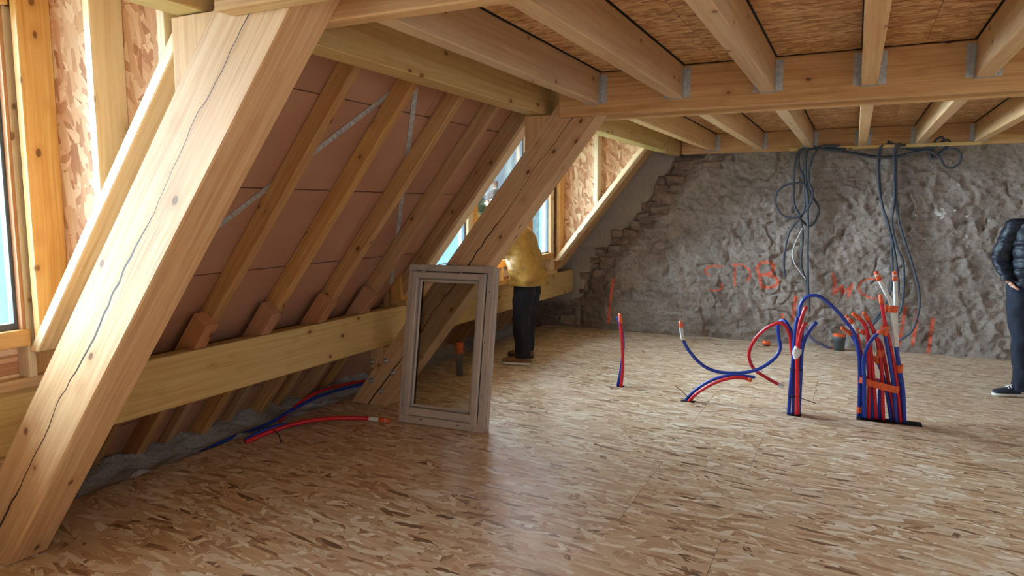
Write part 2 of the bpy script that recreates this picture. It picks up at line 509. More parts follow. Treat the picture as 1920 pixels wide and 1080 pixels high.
SKIN = m_fabric('skin', srgb(204, 150, 124), srgb(218, 168, 142), 40, 0.55, 0.05)
HAIR = m_fabric('dark_hair', srgb(38, 28, 22), srgb(60, 46, 36), 60, 0.6, 0.4)
BROWN_SHOE = m_fabric('brown_boot_leather', srgb(112, 74, 48), srgb(138, 96, 64), 25, 0.6, 0.2)
DARK_SHOE = m_fabric('dark_trainer', srgb(32, 38, 46), srgb(52, 60, 70), 25, 0.6, 0.2)
SOLE_W = m_plain('white_sole', srgb(214, 212, 206), 0.6, 0.3)
SOLE_D = m_plain('dark_sole', srgb(48, 44, 42), 0.7, 0.3)
EYE = m_plain('eye', (0.02, 0.015, 0.012, 1), 0.2, 0.5)
LEAF = m_fabric('leaf', (0.030, 0.046, 0.010, 1), (0.060, 0.080, 0.022, 1), 3, 0.7, 0.1)
BARK = m_fabric('bark', srgb(84, 66, 50), srgb(116, 96, 76), 6, 0.9, 0.5)
SLATE = m_fabric('slate_roof', (0.012, 0.016, 0.026, 1), (0.03, 0.036, 0.05, 1), 3, 0.6, 0.4)
PINKWALL = m_fabric('pink_render', (0.055, 0.036, 0.032, 1), (0.075, 0.05, 0.045, 1), 3, 0.9, 0.1)
MASTRED = m_plain('mast_red', (0.10, 0.016, 0.014, 1), 0.5)
MASTWHITE = m_plain('mast_white', (0.09, 0.085, 0.08, 1), 0.5)
GRASS = m_fabric('ground_green', srgb(96, 122, 60), srgb(130, 150, 84), 0.6, 0.9, 0.1)

# measured courses of pipes and cables (metres) and the stones of the end wall (x, z, width, height)
PX = {}
PX['b1_blue_a']=[(-0.387,5.63,-0.001),(-0.384,5.63,0.188),(-0.374,5.63,0.382),(-0.368,5.63,0.574),(-0.361,5.63,0.689),(-0.354,5.63,0.747)]
PX['b1_blue_b']=[(-0.358,5.65,-0.003),(-0.359,5.65,0.186),(-0.362,5.65,0.392),(-0.383,5.66,0.543),(-0.404,5.68,0.64),(-0.457,5.72,0.705),(-0.497,5.74,0.663),(-0.49,5.74,0.573),(-0.473,5.72,0.499),(-0.499,5.7,0.422),(-0.589,5.66,0.34),(-0.69,5.64,0.297),(-0.813,5.634,0.277),(-0.94,5.629,0.281),(-1.045,5.623,0.327),(-1.138,5.617,0.421),(-1.19,5.611,0.512),(-1.206,5.606,0.593),(-1.211,5.6,0.655)]
PX['b1_red_arc']=[(-0.329,5.66,-0.002),(-0.335,5.66,0.186),(-0.349,5.66,0.34),(-0.379,5.66,0.453),(-0.395,5.66,0.542),(-0.407,5.66,0.605),(-0.439,5.66,0.673),(-0.487,5.66,0.691),(-0.583,5.68,0.634),(-0.67,5.72,0.522),(-0.703,5.74,0.409),(-0.667,5.76,0.301),(-0.582,5.8,0.234),(-0.509,5.84,0.186),(-0.462,5.88,0.161)]
PX['b1_red_a']=[(-0.332,5.61,0.011),(-0.337,5.61,0.223),(-0.344,5.61,0.453),(-0.341,5.61,0.656),(-0.317,5.61,0.777),(-0.294,5.61,0.835)]
PX['b1_red_b']=[(-0.322,5.6,0.015),(-0.332,5.6,0.226),(-0.339,5.6,0.43),(-0.335,5.6,0.569),(-0.314,5.6,0.678),(-0.293,5.6,0.714)]
PX['b1_blue_c']=[(-0.347,5.66,0.002),(-0.322,5.66,0.317),(-0.317,5.66,0.471),(-0.3,5.66,0.575),(-0.26,5.66,0.664),(-0.223,5.66,0.715)]
PX['big_arc']=[(-0.319,5.68,0.001),(-0.317,5.68,0.261),(-0.319,5.68,0.493),(-0.338,5.68,0.671),(-0.343,5.68,0.81),(-0.314,5.68,0.882),(-0.257,5.68,0.91),(-0.199,5.68,0.898),(-0.117,5.68,0.83),(-0.047,5.7,0.751),(0.024,5.72,0.653),(0.057,5.74,0.552),(0.086,5.76,0.412),(0.099,5.77,0.26),(0.111,5.77,0.005)]
PX['back_blue']=[(-0.324,5.7,-0.008),(-0.319,5.7,0.257),(-0.323,5.75,0.48),(-0.332,5.9,0.598),(-0.326,6.2,0.579),(-0.31,6.9,0.381),(-0.247,7.6,0.206),(-0.202,8.0,0.111),(-0.163,8.2,0.07)]
PX['b2_blue_a']=[(0.088,5.75,0.014),(0.089,5.75,0.149),(0.081,5.75,0.338),(0.071,5.75,0.463),(0.051,5.75,0.55),(0.015,5.75,0.622),(-0.049,5.75,0.668)]
PX['b2_blue_tape']=[(0.129,5.72,0.019),(0.115,5.72,0.285),(0.103,5.72,0.422),(0.109,5.72,0.498),(0.138,5.72,0.587),(0.199,5.72,0.666),(0.239,5.72,0.691)]
PX['b2_red_a']=[(0.155,5.76,0.006),(0.146,5.76,0.343),(0.131,5.76,0.517),(0.116,5.76,0.641),(0.082,5.76,0.726),(0.018,5.76,0.778)]
PX['b2_red_b']=[(0.207,5.78,0.002),(0.17,5.78,0.341),(0.144,5.78,0.515),(0.11,5.78,0.675),(0.086,5.78,0.721)]
PX['b2_red_c']=[(0.253,5.76,0.006),(0.223,5.76,0.375),(0.197,5.76,0.542),(0.15,5.76,0.681),(0.09,5.76,0.786)]
PX['b2_red_d']=[(0.123,5.8,-0.001),(0.108,5.8,0.305),(0.078,5.8,0.505),(0.048,5.8,0.629),(0.016,5.8,0.703),(-0.028,5.8,0.748)]
PX['b2_blue_b']=[(0.184,5.79,-0.001),(0.167,5.79,0.186),(0.131,5.79,0.411),(0.118,5.79,0.511)]
PX['b2_blue_c']=[(0.307,5.79,-0.005),(0.271,5.79,0.185),(0.23,5.79,0.345),(0.202,5.79,0.417),(0.173,5.79,0.459)]
PX['b2_blue_d']=[(0.338,5.74,0.005),(0.305,5.74,0.276),(0.265,5.74,0.483),(0.24,5.74,0.604),(0.223,5.74,0.677)]
PX['b2_red_e']=[(0.366,5.76,0.003),(0.325,5.76,0.286),(0.273,5.76,0.554),(0.237,5.76,0.687),(0.209,5.76,0.821),(0.19,5.76,0.92)]
PX['b2_red_f']=[(0.333,5.8,-0.01),(0.297,5.8,0.173),(0.261,5.8,0.346),(0.233,5.8,0.469),(0.194,5.8,0.59),(0.047,5.8,0.655)]
PX['b2_white_a']=[(0.39,5.76,0.004),(0.368,5.76,0.241),(0.333,5.76,0.423),(0.308,5.76,0.557),(0.287,5.76,0.691),(0.264,5.76,0.848),(0.224,5.76,0.944),(0.152,5.76,1.087)]
PX['b2_white_b']=[(0.385,5.8,-0.005),(0.36,5.8,0.231),(0.329,5.8,0.415),(0.315,5.8,0.551),(0.299,5.8,0.722),(0.29,5.8,0.906),(0.273,5.8,1.089)]
PX['b2_blue_e']=[(0.229,5.8,-0.003),(0.221,5.8,0.19),(0.22,5.8,0.291)]
PX['p_red']=[(-1.781,5.9,-0.001),(-1.769,5.9,0.195),(-1.778,5.9,0.388),(-1.796,5.9,0.564),(-1.803,5.9,0.637)]
PX['p_blue']=[(-1.823,5.93,-0.012),(-1.795,5.93,0.142),(-1.778,5.93,0.323),(-1.785,5.93,0.456),(-1.825,5.93,0.587),(-1.833,5.93,0.613)]
PX['a_blue']=[(-1.189,5.71,-0.019),(-1.121,5.71,0.073),(-1.017,5.71,0.161),(-0.901,5.71,0.221),(-0.786,5.71,0.246),(-0.647,5.71,0.244)]
PX['a_red']=[(-1.151,5.68,-0.009),(-1.088,5.68,0.07),(-0.972,5.68,0.159),(-0.844,5.68,0.22),(-0.743,5.68,0.237),(-0.677,5.68,0.224)]
PX['k1']=[(-0.212,8.56,2.221),(-0.369,8.56,2.219),(-0.471,8.56,2.194),(-0.564,8.56,2.205),(-0.624,8.56,2.113),(-0.637,8.56,1.864),(-0.627,8.56,1.613),(-0.558,8.56,1.462),(-0.52,8.56,1.235),(-0.524,8.56,0.93),(-0.464,8.56,0.728),(-0.443,8.56,0.562)]
PX['k2']=[(-0.164,8.54,2.169),(-0.368,8.54,2.196),(-0.517,8.54,2.211),(-0.508,8.54,1.811),(-0.474,8.54,1.437),(-0.462,8.54,1.035),(-0.442,8.54,0.68),(-0.415,8.54,0.412)]
PX['k3']=[(-0.121,8.57,2.189),(-0.369,8.57,2.203),(-0.576,8.57,2.186),(-0.592,8.57,2.013),(-0.541,8.57,1.9),(-0.51,8.57,1.612),(-0.547,8.57,1.462),(-0.658,8.57,1.296),(-0.703,8.57,1.078),(-0.709,8.57,0.923),(-0.684,8.57,0.782)]
PX['k4']=[(-0.188,8.52,2.221),(-0.345,8.52,2.223),(-0.433,8.52,2.153),(-0.483,8.52,1.983),(-0.477,8.52,1.835),(-0.433,8.52,1.711),(-0.478,8.52,1.562),(-0.59,8.52,1.454),(-0.733,8.52,1.474),(-0.814,8.52,1.601),(-0.809,8.52,1.715),(-0.745,8.52,1.794),(-0.64,8.52,1.83),(-0.534,8.52,1.816),(-0.487,8.52,1.686),(-0.477,8.52,1.437)]
PX['k5']=[(-0.508,8.58,2.209),(-0.533,8.58,1.987),(-0.452,8.58,1.712),(-0.37,8.58,1.562),(-0.394,8.58,1.424),(-0.461,8.58,1.356),(-0.558,8.58,1.436)]
PX['k_white']=[(-0.527,8.53,1.337),(-0.612,8.53,1.108),(-0.599,8.53,0.955),(-0.531,8.53,0.85),(-0.464,8.53,0.761)]
PX['h1']=[(-0.439,8.6,2.196),(-0.21,8.6,2.175),(0.058,8.6,2.122),(0.232,8.6,2.093),(0.422,8.6,2.11),(0.626,8.6,2.173),(0.745,8.6,2.221),(0.813,8.6,2.248),(0.832,8.6,2.202),(0.75,8.6,2.117),(0.683,8.6,2.062),(0.664,8.6,2.143),(0.726,8.6,2.187)]
PX['h2']=[(-0.415,8.57,2.21),(-0.164,8.57,2.162),(0.146,8.57,2.089),(0.359,8.57,2.087),(0.523,8.57,2.128),(0.645,8.57,2.142),(0.75,8.57,2.069),(0.795,8.57,1.987),(0.866,8.57,1.963),(0.932,8.57,2.018),(0.934,8.57,2.097),(0.875,8.57,2.15),(0.806,8.57,2.148),(0.749,8.57,2.092)]
PX['h3']=[(0.193,8.62,2.252),(0.31,8.62,2.252),(0.418,8.62,2.213),(0.584,8.62,2.213),(0.704,8.62,2.259),(0.784,8.62,2.274),(0.826,8.62,2.231),(0.791,8.62,2.152),(0.714,8.62,2.085),(0.676,8.62,2.098)]
PX['h4']=[(0.267,8.6,2.257),(0.419,8.6,2.176),(0.565,8.6,2.159),(0.706,8.6,2.183),(0.779,8.6,2.259),(0.742,8.6,2.274),(0.699,8.6,2.234),(0.69,8.6,2.119)]
PX['d1']=[(0.225,8.57,2.216),(0.187,8.57,2.135),(0.209,8.57,1.777),(0.258,8.57,1.561),(0.321,8.57,1.368),(0.388,8.57,1.104),(0.424,8.57,0.911),(0.449,8.57,0.669),(0.397,8.57,0.519),(0.315,8.57,0.416),(0.212,8.57,0.285)]
PX['d2']=[(0.309,8.59,2.245),(0.204,8.59,2.148),(0.224,8.59,1.729),(0.285,8.59,1.464),(0.341,8.59,1.296),(0.37,8.59,1.054),(0.385,8.59,0.762),(0.342,8.59,0.539),(0.232,8.59,0.333),(0.139,8.59,0.188)]
PX['d3']=[(0.393,8.55,2.22),(0.337,8.55,2.163),(0.358,8.55,1.679),(0.351,8.55,1.393),(0.406,8.55,1.154),(0.474,8.55,0.987),(0.496,8.55,0.722),(0.483,8.55,0.478),(0.404,8.55,0.35)]
PX['d4']=[(0.436,8.56,2.207),(0.359,8.56,2.152),(0.377,8.56,1.727),(0.409,8.56,1.441),(0.49,8.56,1.179),(0.577,8.56,0.917),(0.638,8.56,0.679),(0.648,8.56,0.487),(0.601,8.56,0.265),(0.484,8.56,0.145)]
STONES=[(-1.839,2.067,0.361,0.113),(-1.553,2.064,0.195,0.102),(-1.848,2.141,0.322,0.049),(-1.519,2.143,0.145,0.058),(-1.377,2.138,0.101,0.065),(-2.181,1.893,0.118,0.115),(-2.004,1.915,0.229,0.109),(-2.153,1.78,0.156,0.115),(-1.976,1.803,0.204,0.115),(-2.202,1.692,0.156,0.072),(-2.087,1.674,0.258,0.148),(-2.33,1.584,0.198,0.103),(-2.166,1.548,0.208,0.114),(-2.398,1.463,0.16,0.097),(-2.231,1.451,0.209,0.071),(-2.483,1.347,0.134,0.076),(-2.71,1.24,0.165,0.103),(-2.543,1.243,0.179,0.102),(-2.676,1.141,0.191,0.08),(-2.941,1.038,0.14,0.05),(-2.757,1.05,0.207,0.101),(-2.899,0.967,0.195,0.053),(-3.01,0.889,0.142,0.071),(-2.837,0.895,0.212,0.1),(-3.009,0.803,0.142,0.07),(-3.12,0.67,0.172,0.101),(-2.974,0.724,0.13,0.086),(-3.147,0.506,0.145,0.129),(-3.203,0.353,0.16,0.123),(-3.649,0.081,0.23,0.103),(-3.388,0.098,0.203,0.114),(-3.446,0.211,0.214,0.045),(-3.604,0.191,0.103,0.047),(-3.267,0.295,0.111,0.046),(-3.192,0.477,0.066,0.059)]

# ------------------------------------------------------------------ geometry of the roof
K, B0 = 0.8, -3.27                        # room face of the trusses: x = K z + B0
ANG = math.atan2(1, K)
def sx(z, off): return K * z + B0 - off
def band(z0, z1, o0, o1): return [(sx(z0, o0), z0), (sx(z1, o0), z1), (sx(z1, o1), z1), (sx(z0, o1), z0)]
Y_BACK, Y_FRONT, X_RIGHT = 8.74, -3.2, 4.3
TR = ((1.70, 1.876), (4.50, 4.676))       # the two trusses
DORM = ((-1.31, 1.86), (4.93, 7.92))      # the two dormers, inner faces of the cheeks
random.seed(4)

# ------------------------------------------------------------------ floor of strand board panels
floor = bpy.data.objects.new('floor', None)
put(floor, None, Matrix.Translation((0, 3, 0)))
tag(floor, kind='structure')
box('subfloor', (-4.6, Y_FRONT, -0.25), (X_RIGHT, 8.9, -0.16), W_TAN, floor)
row, yy = 0, 8.72
edges = []
while yy > Y_FRONT:
    y0 = yy - 0.9
    xj = [-3.0, -0.5, 2.0] if row % 2 == 0 else [-1.0, 1.5, 4.0]
    xs = [-3.72] + [x + (0.13 * ((row * 7) % 3) if row not in (3, 4, 5) else 0) for x in xj] + [X_RIGHT]
    for a, b in zip(xs[:-1], xs[1:]):
        if b - a < 0.05: continue
        box('floor_panel', (a + 0.0009, y0 + 0.0009, -0.022), (b - 0.0009, yy - 0.0009, 0.0), OSB_FLOOR, floor, bevel=0.0012)
    yy = y0; row += 1
for i, (lo, hi) in enumerate((((-0.40, 5.60), (-0.30, 5.69)), ((0.075, 5.70), (0.50, 5.83)), ((-1.21, 5.65), (-1.10, 5.71)), ((-1.82, 5.88), (-1.76, 5.95)))):
    box('floor_slot_shade', (lo[0], lo[1], -0.01), (hi[0], hi[1], 0.0016), BLACK, floor)  # flush black plates stand in for the dark inside the pipe holes

# ------------------------------------------------------------------ back wall: rough earth render with stones along the slope
dx = 0.0115
gx = np.arange(-4.35, X_RIGHT + 0.02, dx); gz = np.arange(-0.16, 2.62, dx)
GX, GZ = np.meshgrid(gx, gz)
bz = np.array([-0.2, 0.09, 0.38, 0.66, 0.95, 1.22, 1.49, 1.82, 2.14, 2.7]); bx = np.array([-3.27, -3.25, -3.2, -3.13, -2.98, -2.70, -2.43, -2.23, -2.02, -1.6])
dist = GX - np.interp(GZ, bz, bx) + 0.10 * (fbm(GX, GZ, 4.0, 3, 5) - 0.5)
sm = lambda v, a, b: np.clip((v - a) / (b - a), 0, 1) ** 2 * (3 - 2 * np.clip((v - a) / (b - a), 0, 1))
rough_w = sm(dist, 0.0, 0.10)
zone = sm(dist, -0.02, 0.04) * (1 - sm(dist, 0.22, 0.42))
low = (1 - sm(GZ, 0.25, 0.40)) * (1 - sm(GX, -3.3, -3.15))
rough_w = np.maximum(rough_w, low); zone = np.maximum(zone, low)
h = 0.055 * fbm(GX, GZ, 1.6, 4, 11) + 0.060 * fbm(GX * 0.8 + 0.3 * GZ, GZ, 6.5, 5, 23, True) + 0.034 * fbm(GX, GZ, 22, 3, 37) 
crk = fbm(GX + 0.35 * fbm(GX, GZ, 3, 3, 71), GZ + 0.3 * fbm(GX, GZ, 3, 3, 77), 3.6, 2, 53, True)
h -= 0.030 * sm(crk, 0.86, 0.96)
h = h * (0.16 + 0.84 * rough_w) - 0.045 * zone
holes = sm(fbm(GX, GZ, 5.0, 2, 91), 0.80, 0.86)
h -= 0.02 * holes * rough_w
GY = Y_BACK - h + 0.012
def strokes(lines, w):
    m = np.zeros_like(GX)
    for ln in lines:
        for (x0, z0), (x1, z1) in zip(ln[:-1], ln[1:]):
            vx, vz = x1 - x0, z1 - z0
            t = np.clip(((GX - x0) * vx + (GZ - z0) * vz) / (vx * vx + vz * vz + 1e-9), 0, 1)
            d = np.hypot(GX - x0 - t * vx, GZ - z0 - t * vz)
            m = np.maximum(m, np.clip(1.25 - d / w, 0, 1))
    return m
L_S = [(-1.40, 0.865), (-1.50, 0.875), (-1.575, 0.85), (-1.60, 0.80), (-1.545, 0.755)]
L_S2 = [(-1.40, 0.66), (-1.39, 0.615), (-1.45, 0.575), (-1.54, 0.575)]
L_D = [[(-1.255, 0.87), (-1.25, 0.64)], [(-1.28, 0.895), (-1.17, 0.90), (-1.09, 0.84), (-1.08, 0.76), (-1.12, 0.70)]]
L_B = [[(-0.95, 0.93), (-0.99, 0.90), (-1.01, 0.85), (-0.98, 0.79), (-0.955, 0.66)], [(-0.955, 0.93), (-0.87, 0.935), (-0.825, 0.90), (-0.83, 0.84), (-0.89, 0.79), (-0.97, 0.785)], [(-0.89, 0.79), (-0.80, 0.765), (-0.765, 0.71), (-0.80, 0.66), (-0.88, 0.64), (-0.955, 0.65)]]
L_WC = [[(-0.20, 0.83), (-0.17, 0.72), (-0.185, 0.60), (-0.10, 0.69), (-0.09, 0.61), (0.0, 0.70)], [(0.0, 0.72), (-0.03, 0.58)]]
L_C = [(0.255, 0.77), (0.17, 0.79), (0.09, 0.745), (0.06, 0.68), (0.10, 0.61), (0.18, 0.575), (0.255, 0.57)]
bars = [[(-2.75, 0.66), (-2.77, 0.50), (-2.80, 0.10)], [(-0.57, 0.55), (-0.60, 0.28)], [(0.53, 0.49), (0.485, 0.06)], [(0.65, 0.46), (0.615, 0.10)], [(0.79, 0.38), (0.77, 0.02)], [(-0.71, 0.33), (-0.70, 0.27)]]
paint = np.maximum(strokes([L_S, L_S2] + L_D + [L_C], 0.016) * 0.8, strokes(L_B, 0.021))
paint = np.maximum(paint, strokes(L_WC, 0.020) * 0.85)
paint = np.maximum(paint, strokes(bars, 0.026) * 0.80)
splash = np.maximum(strokes([[(0.75, 1.53), (0.765, 1.50), (0.785, 1.49)], [(0.80, 1.50), (0.815, 1.46)], [(0.81, 1.54), (0.825, 1.50)]], 0.022), strokes([[(0.575, 1.485), (0.58, 1.48)], [(1.03, 1.47), (1.045, 1.462)], [(0.92, 1.53), (0.925, 1.53)], [(0.94, 1.79), (0.945, 1.785)], [(1.04, 1.27), (1.05, 1.25)], [(0.92, 1.27), (0.925, 1.265)]], 0.012))
wall = grid_object('wall_back', GX, GY, GZ, EARTH, 'structure', keep=GX > np.maximum(sx(GZ, 0.93), -4.33), attrs={'cement': 1 - rough_w, 'stone_zone': zone, 'paint': paint, 'splash': splash})
prism('wall_core', [(sx(-0.3, 0.92), -0.3), (X_RIGHT + 0.1, -0.3), (X_RIGHT + 0.1, 2.75), (sx(2.75, 0.92), 2.75)], 8.80, 9.0, 0.0, STONE, wall, 0)
def stone_mesh(w, hh, seed):
    rng = random.Random(seed)
    bm = bmesh.new()
    vs = bm_box(bm, (-w / 2, -0.05, -hh / 2), (w / 2, 0.05, hh / 2))
    for v in vs:
        v.co.x += rng.uniform(-0.16, 0.16) * w; v.co.z += rng.uniform(-0.22, 0.22) * hh; v.co.y += rng.uniform(-0.012, 0.012)
    bmesh.ops.bevel(bm, geom=list(bm.edges), offset=min(w, hh) * 0.12, segments=1, affect='EDGES')
    for v in bm.verts:
        v.co += Vector((rng.uniform(-1, 1), rng.uniform(-1, 1), rng.uniform(-1, 1))) * 0.006
    return bm_mesh(bm, STONE)
for i, (x, z, w, hh) in enumerate(STONES):
    j = int((z + 0.16) / dx); k = int((x + 4.35) / dx)
    ys = float(GY[min(max(j, 0), GY.shape[0] - 1), min(max(k, 0), GY.shape[1] - 1)])
    o = bpy.data.objects.new('stone', stone_mesh(w * 0.98, hh * 0.96, i))
    put(o, wall, Matrix.Translation((x, ys + 0.022, z)) @ Matrix.Rotation(random.uniform(-0.12, 0.12), 4, 'Y'))

# ------------------------------------------------------------------ the rest of the shell
lw = bpy.data.objects.new('wall_left', None); put(lw, None, Matrix.Translation((-3.6, 3, 0))); tag(lw, kind='structure')
def boards(y0, y1, z0, z1, first):
    z = z0; r = 0
    while z < z1 - 0.01:
        zt = min(z + (first if r == 0 else 0.46), z1)
        cut = [y0] + ([y0 + (y1 - y0) * (0.62 if r % 2 else 0.34)] if y1 - y0 > 2 else []) + [y1]
        for a, b in zip(cut[:-1], cut[1:]):
            prism('fibre_board', band(z + 0.002, zt - 0.002, 0.852, 0.905), a + 0.002, b - 0.002, ANG, FIBRE, lw, bevel=0.003)
        z = zt; r += 1
boards(1.99, 4.90, 0.735, 2.62, 0.465)
boards(8.08, 8.80, 0.735, 2.62, 0.465)
boards(-3.2, -1.44, 0.735, 2.62, 0.465)
prism('light_seal', band(-0.3, 2.62, 0.908, 0.93), 1.99, 4.92, ANG, FIBRE, lw, 0)  # hidden backing added to block daylight leaking through the board joints
prism('light_seal', band(-0.3, 2.62, 0.908, 0.93), 8.08, 8.82, ANG, FIBRE, lw, 0)
prism('light_seal', band(-0.3, 0.76, 0.908, 0.93), -3.2, 1.99, ANG, FIBRE, lw, 0)
prism('light_seal', band(-0.3, 0.76, 0.908, 0.93), 4.80, 8.08, ANG, FIBRE, lw, 0)
boards(-3.2, 1.99, -0.22, 0.735, 0.48)
boards(1.99, 4.80, -0.22, 0.735, 0.48)
boards(4.80, 8.80, -0.22, 0.735, 0.48)

ceil = bpy.data.objects.new('ceiling', None); put(ceil, None, Matrix.Translation((0, 3, 2.415))); tag(ceil, kind='structure')
ey = [Y_FRONT, -0.79, 1.66, 4.59, 6.70, 8.80]
for i in range(5):
    xs = [-2.06, -0.76, 0.29, 1.34, 2.9, X_RIGHT]
    for a, b in zip(xs[:-1], xs[1:]):
        box('ceiling_panel', (a + 0.001, ey[i] + 0.001, 2.415), (b - 0.001, ey[i + 1] - 0.001, 2.437), OSB_CEIL, ceil)
box('roof_deck', (-3.88, Y_FRONT - 0.1, 2.60), (X_RIGHT + 0.1, 9.0, 2.64), W_TAN, ceil)

wr = bpy.data.objects.new('wall_right', None); put(wr, None, Matrix.Translation((X_RIGHT, 3, 0))); tag(wr, kind='structure')
for lo, hi in (((-3.2, -0.25), (9.0, 0.85)), ((-3.2, 2.25), (9.0, 2.62)), ((-3.2, 0.85), (0.85, 2.25)), ((3.55, 0.85), (5.25, 2.25)), ((7.55, 0.85), (9.0, 2.25))):
    box('wall_section', (X_RIGHT, lo[0], lo[1]), (X_RIGHT + 0.1, hi[0], hi[1]), FIBRE, wr)
wf = bpy.data.objects.new('wall_front', None); put(wf, None, Matrix.Translation((0, Y_FRONT, 0))); tag(wf, kind='structure')
for lo, hi in (((-4.6, -0.25), (4.4, 0.7)), ((-4.6, 2.3), (4.4, 2.62)), ((-4.6, 0.7), (-0.85, 2.3)), ((2.65, 0.7), (4.4, 2.3))):
    box('wall_section', (lo[0], Y_FRONT - 0.1, lo[1]), (hi[0], Y_FRONT, hi[1]), FIBRE, wf)

# ------------------------------------------------------------------ trusses
ORD = ['first', 'second', 'third', 'fourth', 'fifth', 'sixth', 'seventh', 'eighth', 'ninth', 'tenth']
tl = ['massive knotty sloping roof truss post in the left foreground, brightly lit front face', 'massive sloping roof truss post behind the leaning white window, bolted at its foot']
for i, (a, b) in enumerate(TR):
    t = thing('truss_post', (sx(0, 0.17), (a + b) / 2, 0), tl[i], 'post', 'sloping truss posts')
    prism('timber', band(0.0, 2.41, 0, 0.353), a, b, ANG, W_TRUSS, t, bevel=0.006)
    prism('cleat', [(-2.07, 1.90), (-1.862, 2.18), (-2.07, 2.18)], a + 0.002, b - 0.002, math.pi / 2, W_TAN, t, bevel=0.003)
    prism('cleat', [(-3.415, 0.30), (sx(0.30, 0.353), 0.30), (sx(0.475, 0.353), 0.475), (-3.415, 0.475)], a + 0.002, b - 0.002, math.pi / 2, W_TAN, t, bevel=0.003)
    if i == 1:
        for (x, z) in ((-3.263, 0.371), (-3.199, 0.284), (-3.406, 0.198), (-3.315, 0.122), (-3.40, 0.35)):
            bm = bmesh.new()
            bmesh.ops.create_cone(bm, cap_ends=True, segments=16, radius1=0.024, radius2=0.022, depth=0.006)
            bmesh.ops.create_cone(bm, cap_ends=True, segments=6, radius1=0.014, radius2=0.013, depth=0.022, matrix=Matrix.Translation((0, 0, 0.012)))
            bmesh.ops.create_cone(bm, cap_ends=True, segments=8, radius1=0.006, radius2=0.005, depth=0.02, matrix=Matrix.Translation((0, 0, 0.026)))
            put(bpy.data.objects.new('bolt', bm_mesh(bm, BOLT)), t, Matrix.Translation((x, a - 0.003, z)) @ Matrix.Rotation(math.pi / 2, 4, 'X'))

# ------------------------------------------------------------------ purlins, tie beams, joists
o = box('purlin', (-3.40, -3.1, 0.475), (-3.30, 8.70, 0.765), W_YEL, None, 0.005, 1)
tag(o, 'long pale yellow purlin running low along the sloped wall behind both truss posts', 'beam')
o = box('purlin', (-2.05, -3.1, 2.185), (-1.92, 8.66, 2.40), W_YEL, None, 0.005, 1)
tag(o, 'yellow-green purlin under the ceiling at the top of the sloping rafters', 'beam')
bl = ['double tie beam crossing above the foreground truss post', 'double tie beam crossing the middle of the ceiling above the leaning window']
for i, (a, b) in enumerate(TR):
    t = thing('tie_beam', (1.2, (a + b) / 2, 2.15), bl[i], 'beam', 'double tie beams')
    box('plank', (-1.79, a - 0.075, 2.15), (X_RIGHT, a, 2.413), W_TAN, t, 0.006, 0)
    box('plank', (-1.79, b, 2.15), (X_RIGHT, b + 0.075, 2.413), W_TAN, t, 0.006, 0)
    box('spacer', (0.9, a, 2.17), (1.3, b, 2.40), W_TAN, t, 0.004, 0)
    box('resilient_strip', (-1.785, a - 0.083, 2.4135), (X_RIGHT, a + 0.004, 2.4148), BLACK, t)
o = box('wall_beam', (-1.90, 8.60, 2.195), (X_RIGHT, 8.69, 2.413), W_TAN, None, 0.005, 0)
tag(o, 'tie beam lying against the rough wall at the far end of the ceiling', 'beam')
JX = [-1.54 + 0.5245 * k for k in range(9)]
bays = [(1.951, 4.425, 'front'), (4.751, 8.60, 'rear')]
hang_me = None
def hanger_mesh():
    bm = bmesh.new(); w, t = 0.0415, 0.002
    bm_box(bm, (-w - t, 0.0006, -0.101), (-w, 0.055, 0.07)); bm_box(bm, (w, 0.0006, -0.101), (w + t, 0.055, 0.07))
    bm_box(bm, (-w - t, 0.0006, -0.103), (w + t, 0.055, -0.101))
    bm_box(bm, (-w - 0.04, 0.0006, -0.095), (-w - t, 0.0006 + t, 0.08)); bm_box(bm, (w + t, 0.0006, -0.095), (w + 0.04, 0.0006 + t, 0.08))
    return bm_mesh(bm, STEEL)
def nails_mesh():
    bm = bmesh.new()
    for s in (-1, 1):
        for k in range(6):
            for q in range(2):
                bmesh.ops.create_cone(bm, cap_ends=True, segments=6, radius1=0.0045, radius2=0.003, depth=0.004,
                                      matrix=Matrix.Translation((s * (0.052 + 0.018 * q), 0.0035, -0.075 + 0.026 * k + 0.01 * q)) @ Matrix.Rotation(-math.pi / 2, 4, 'X'))
    return bm_mesh(bm, BOLT)
H_ME, NL_ME = hanger_mesh(), nails_mesh()
for y0, y1, nm in bays:
    for k, x in enumerate(JX):
        w = 0.04
        o = box('ceiling_joist', (x - w, y0, 2.215), (x + w, y1, 2.411), W_JOIST, None, 0.004, 1)
        tag(o, f'planed ceiling joist, {ORD[k]} from the sloped wall in the {nm} bay', 'joist', f'ceiling joists of the {nm} bay')
        box('resilient_strip', (x - w - 0.008, y0, 2.4112), (x + w + 0.008, y1, 2.4148), BLACK, o)
        for e, yh, s in (('far', y1, -1), ('near', y0, 1)):
            hg = bpy.data.objects.new('joist_hanger', H_ME)
            put(hg, None, Matrix.Translation((x, yh, 2.315)) @ Matrix.Rotation(math.pi if s < 0 else 0, 4, 'Z'))
            tag(hg, f'galvanised joist hanger at the {e} end of the {ORD[k]} joist of the {nm} bay', 'bracket', 'joist hangers')
            nn = bpy.data.objects.new('nail_heads', NL_ME); put(nn, hg, WM[hg.name] @ Matrix.Translation((0, 0.0006, 0)))
            nn['kind'] = 'stuff'

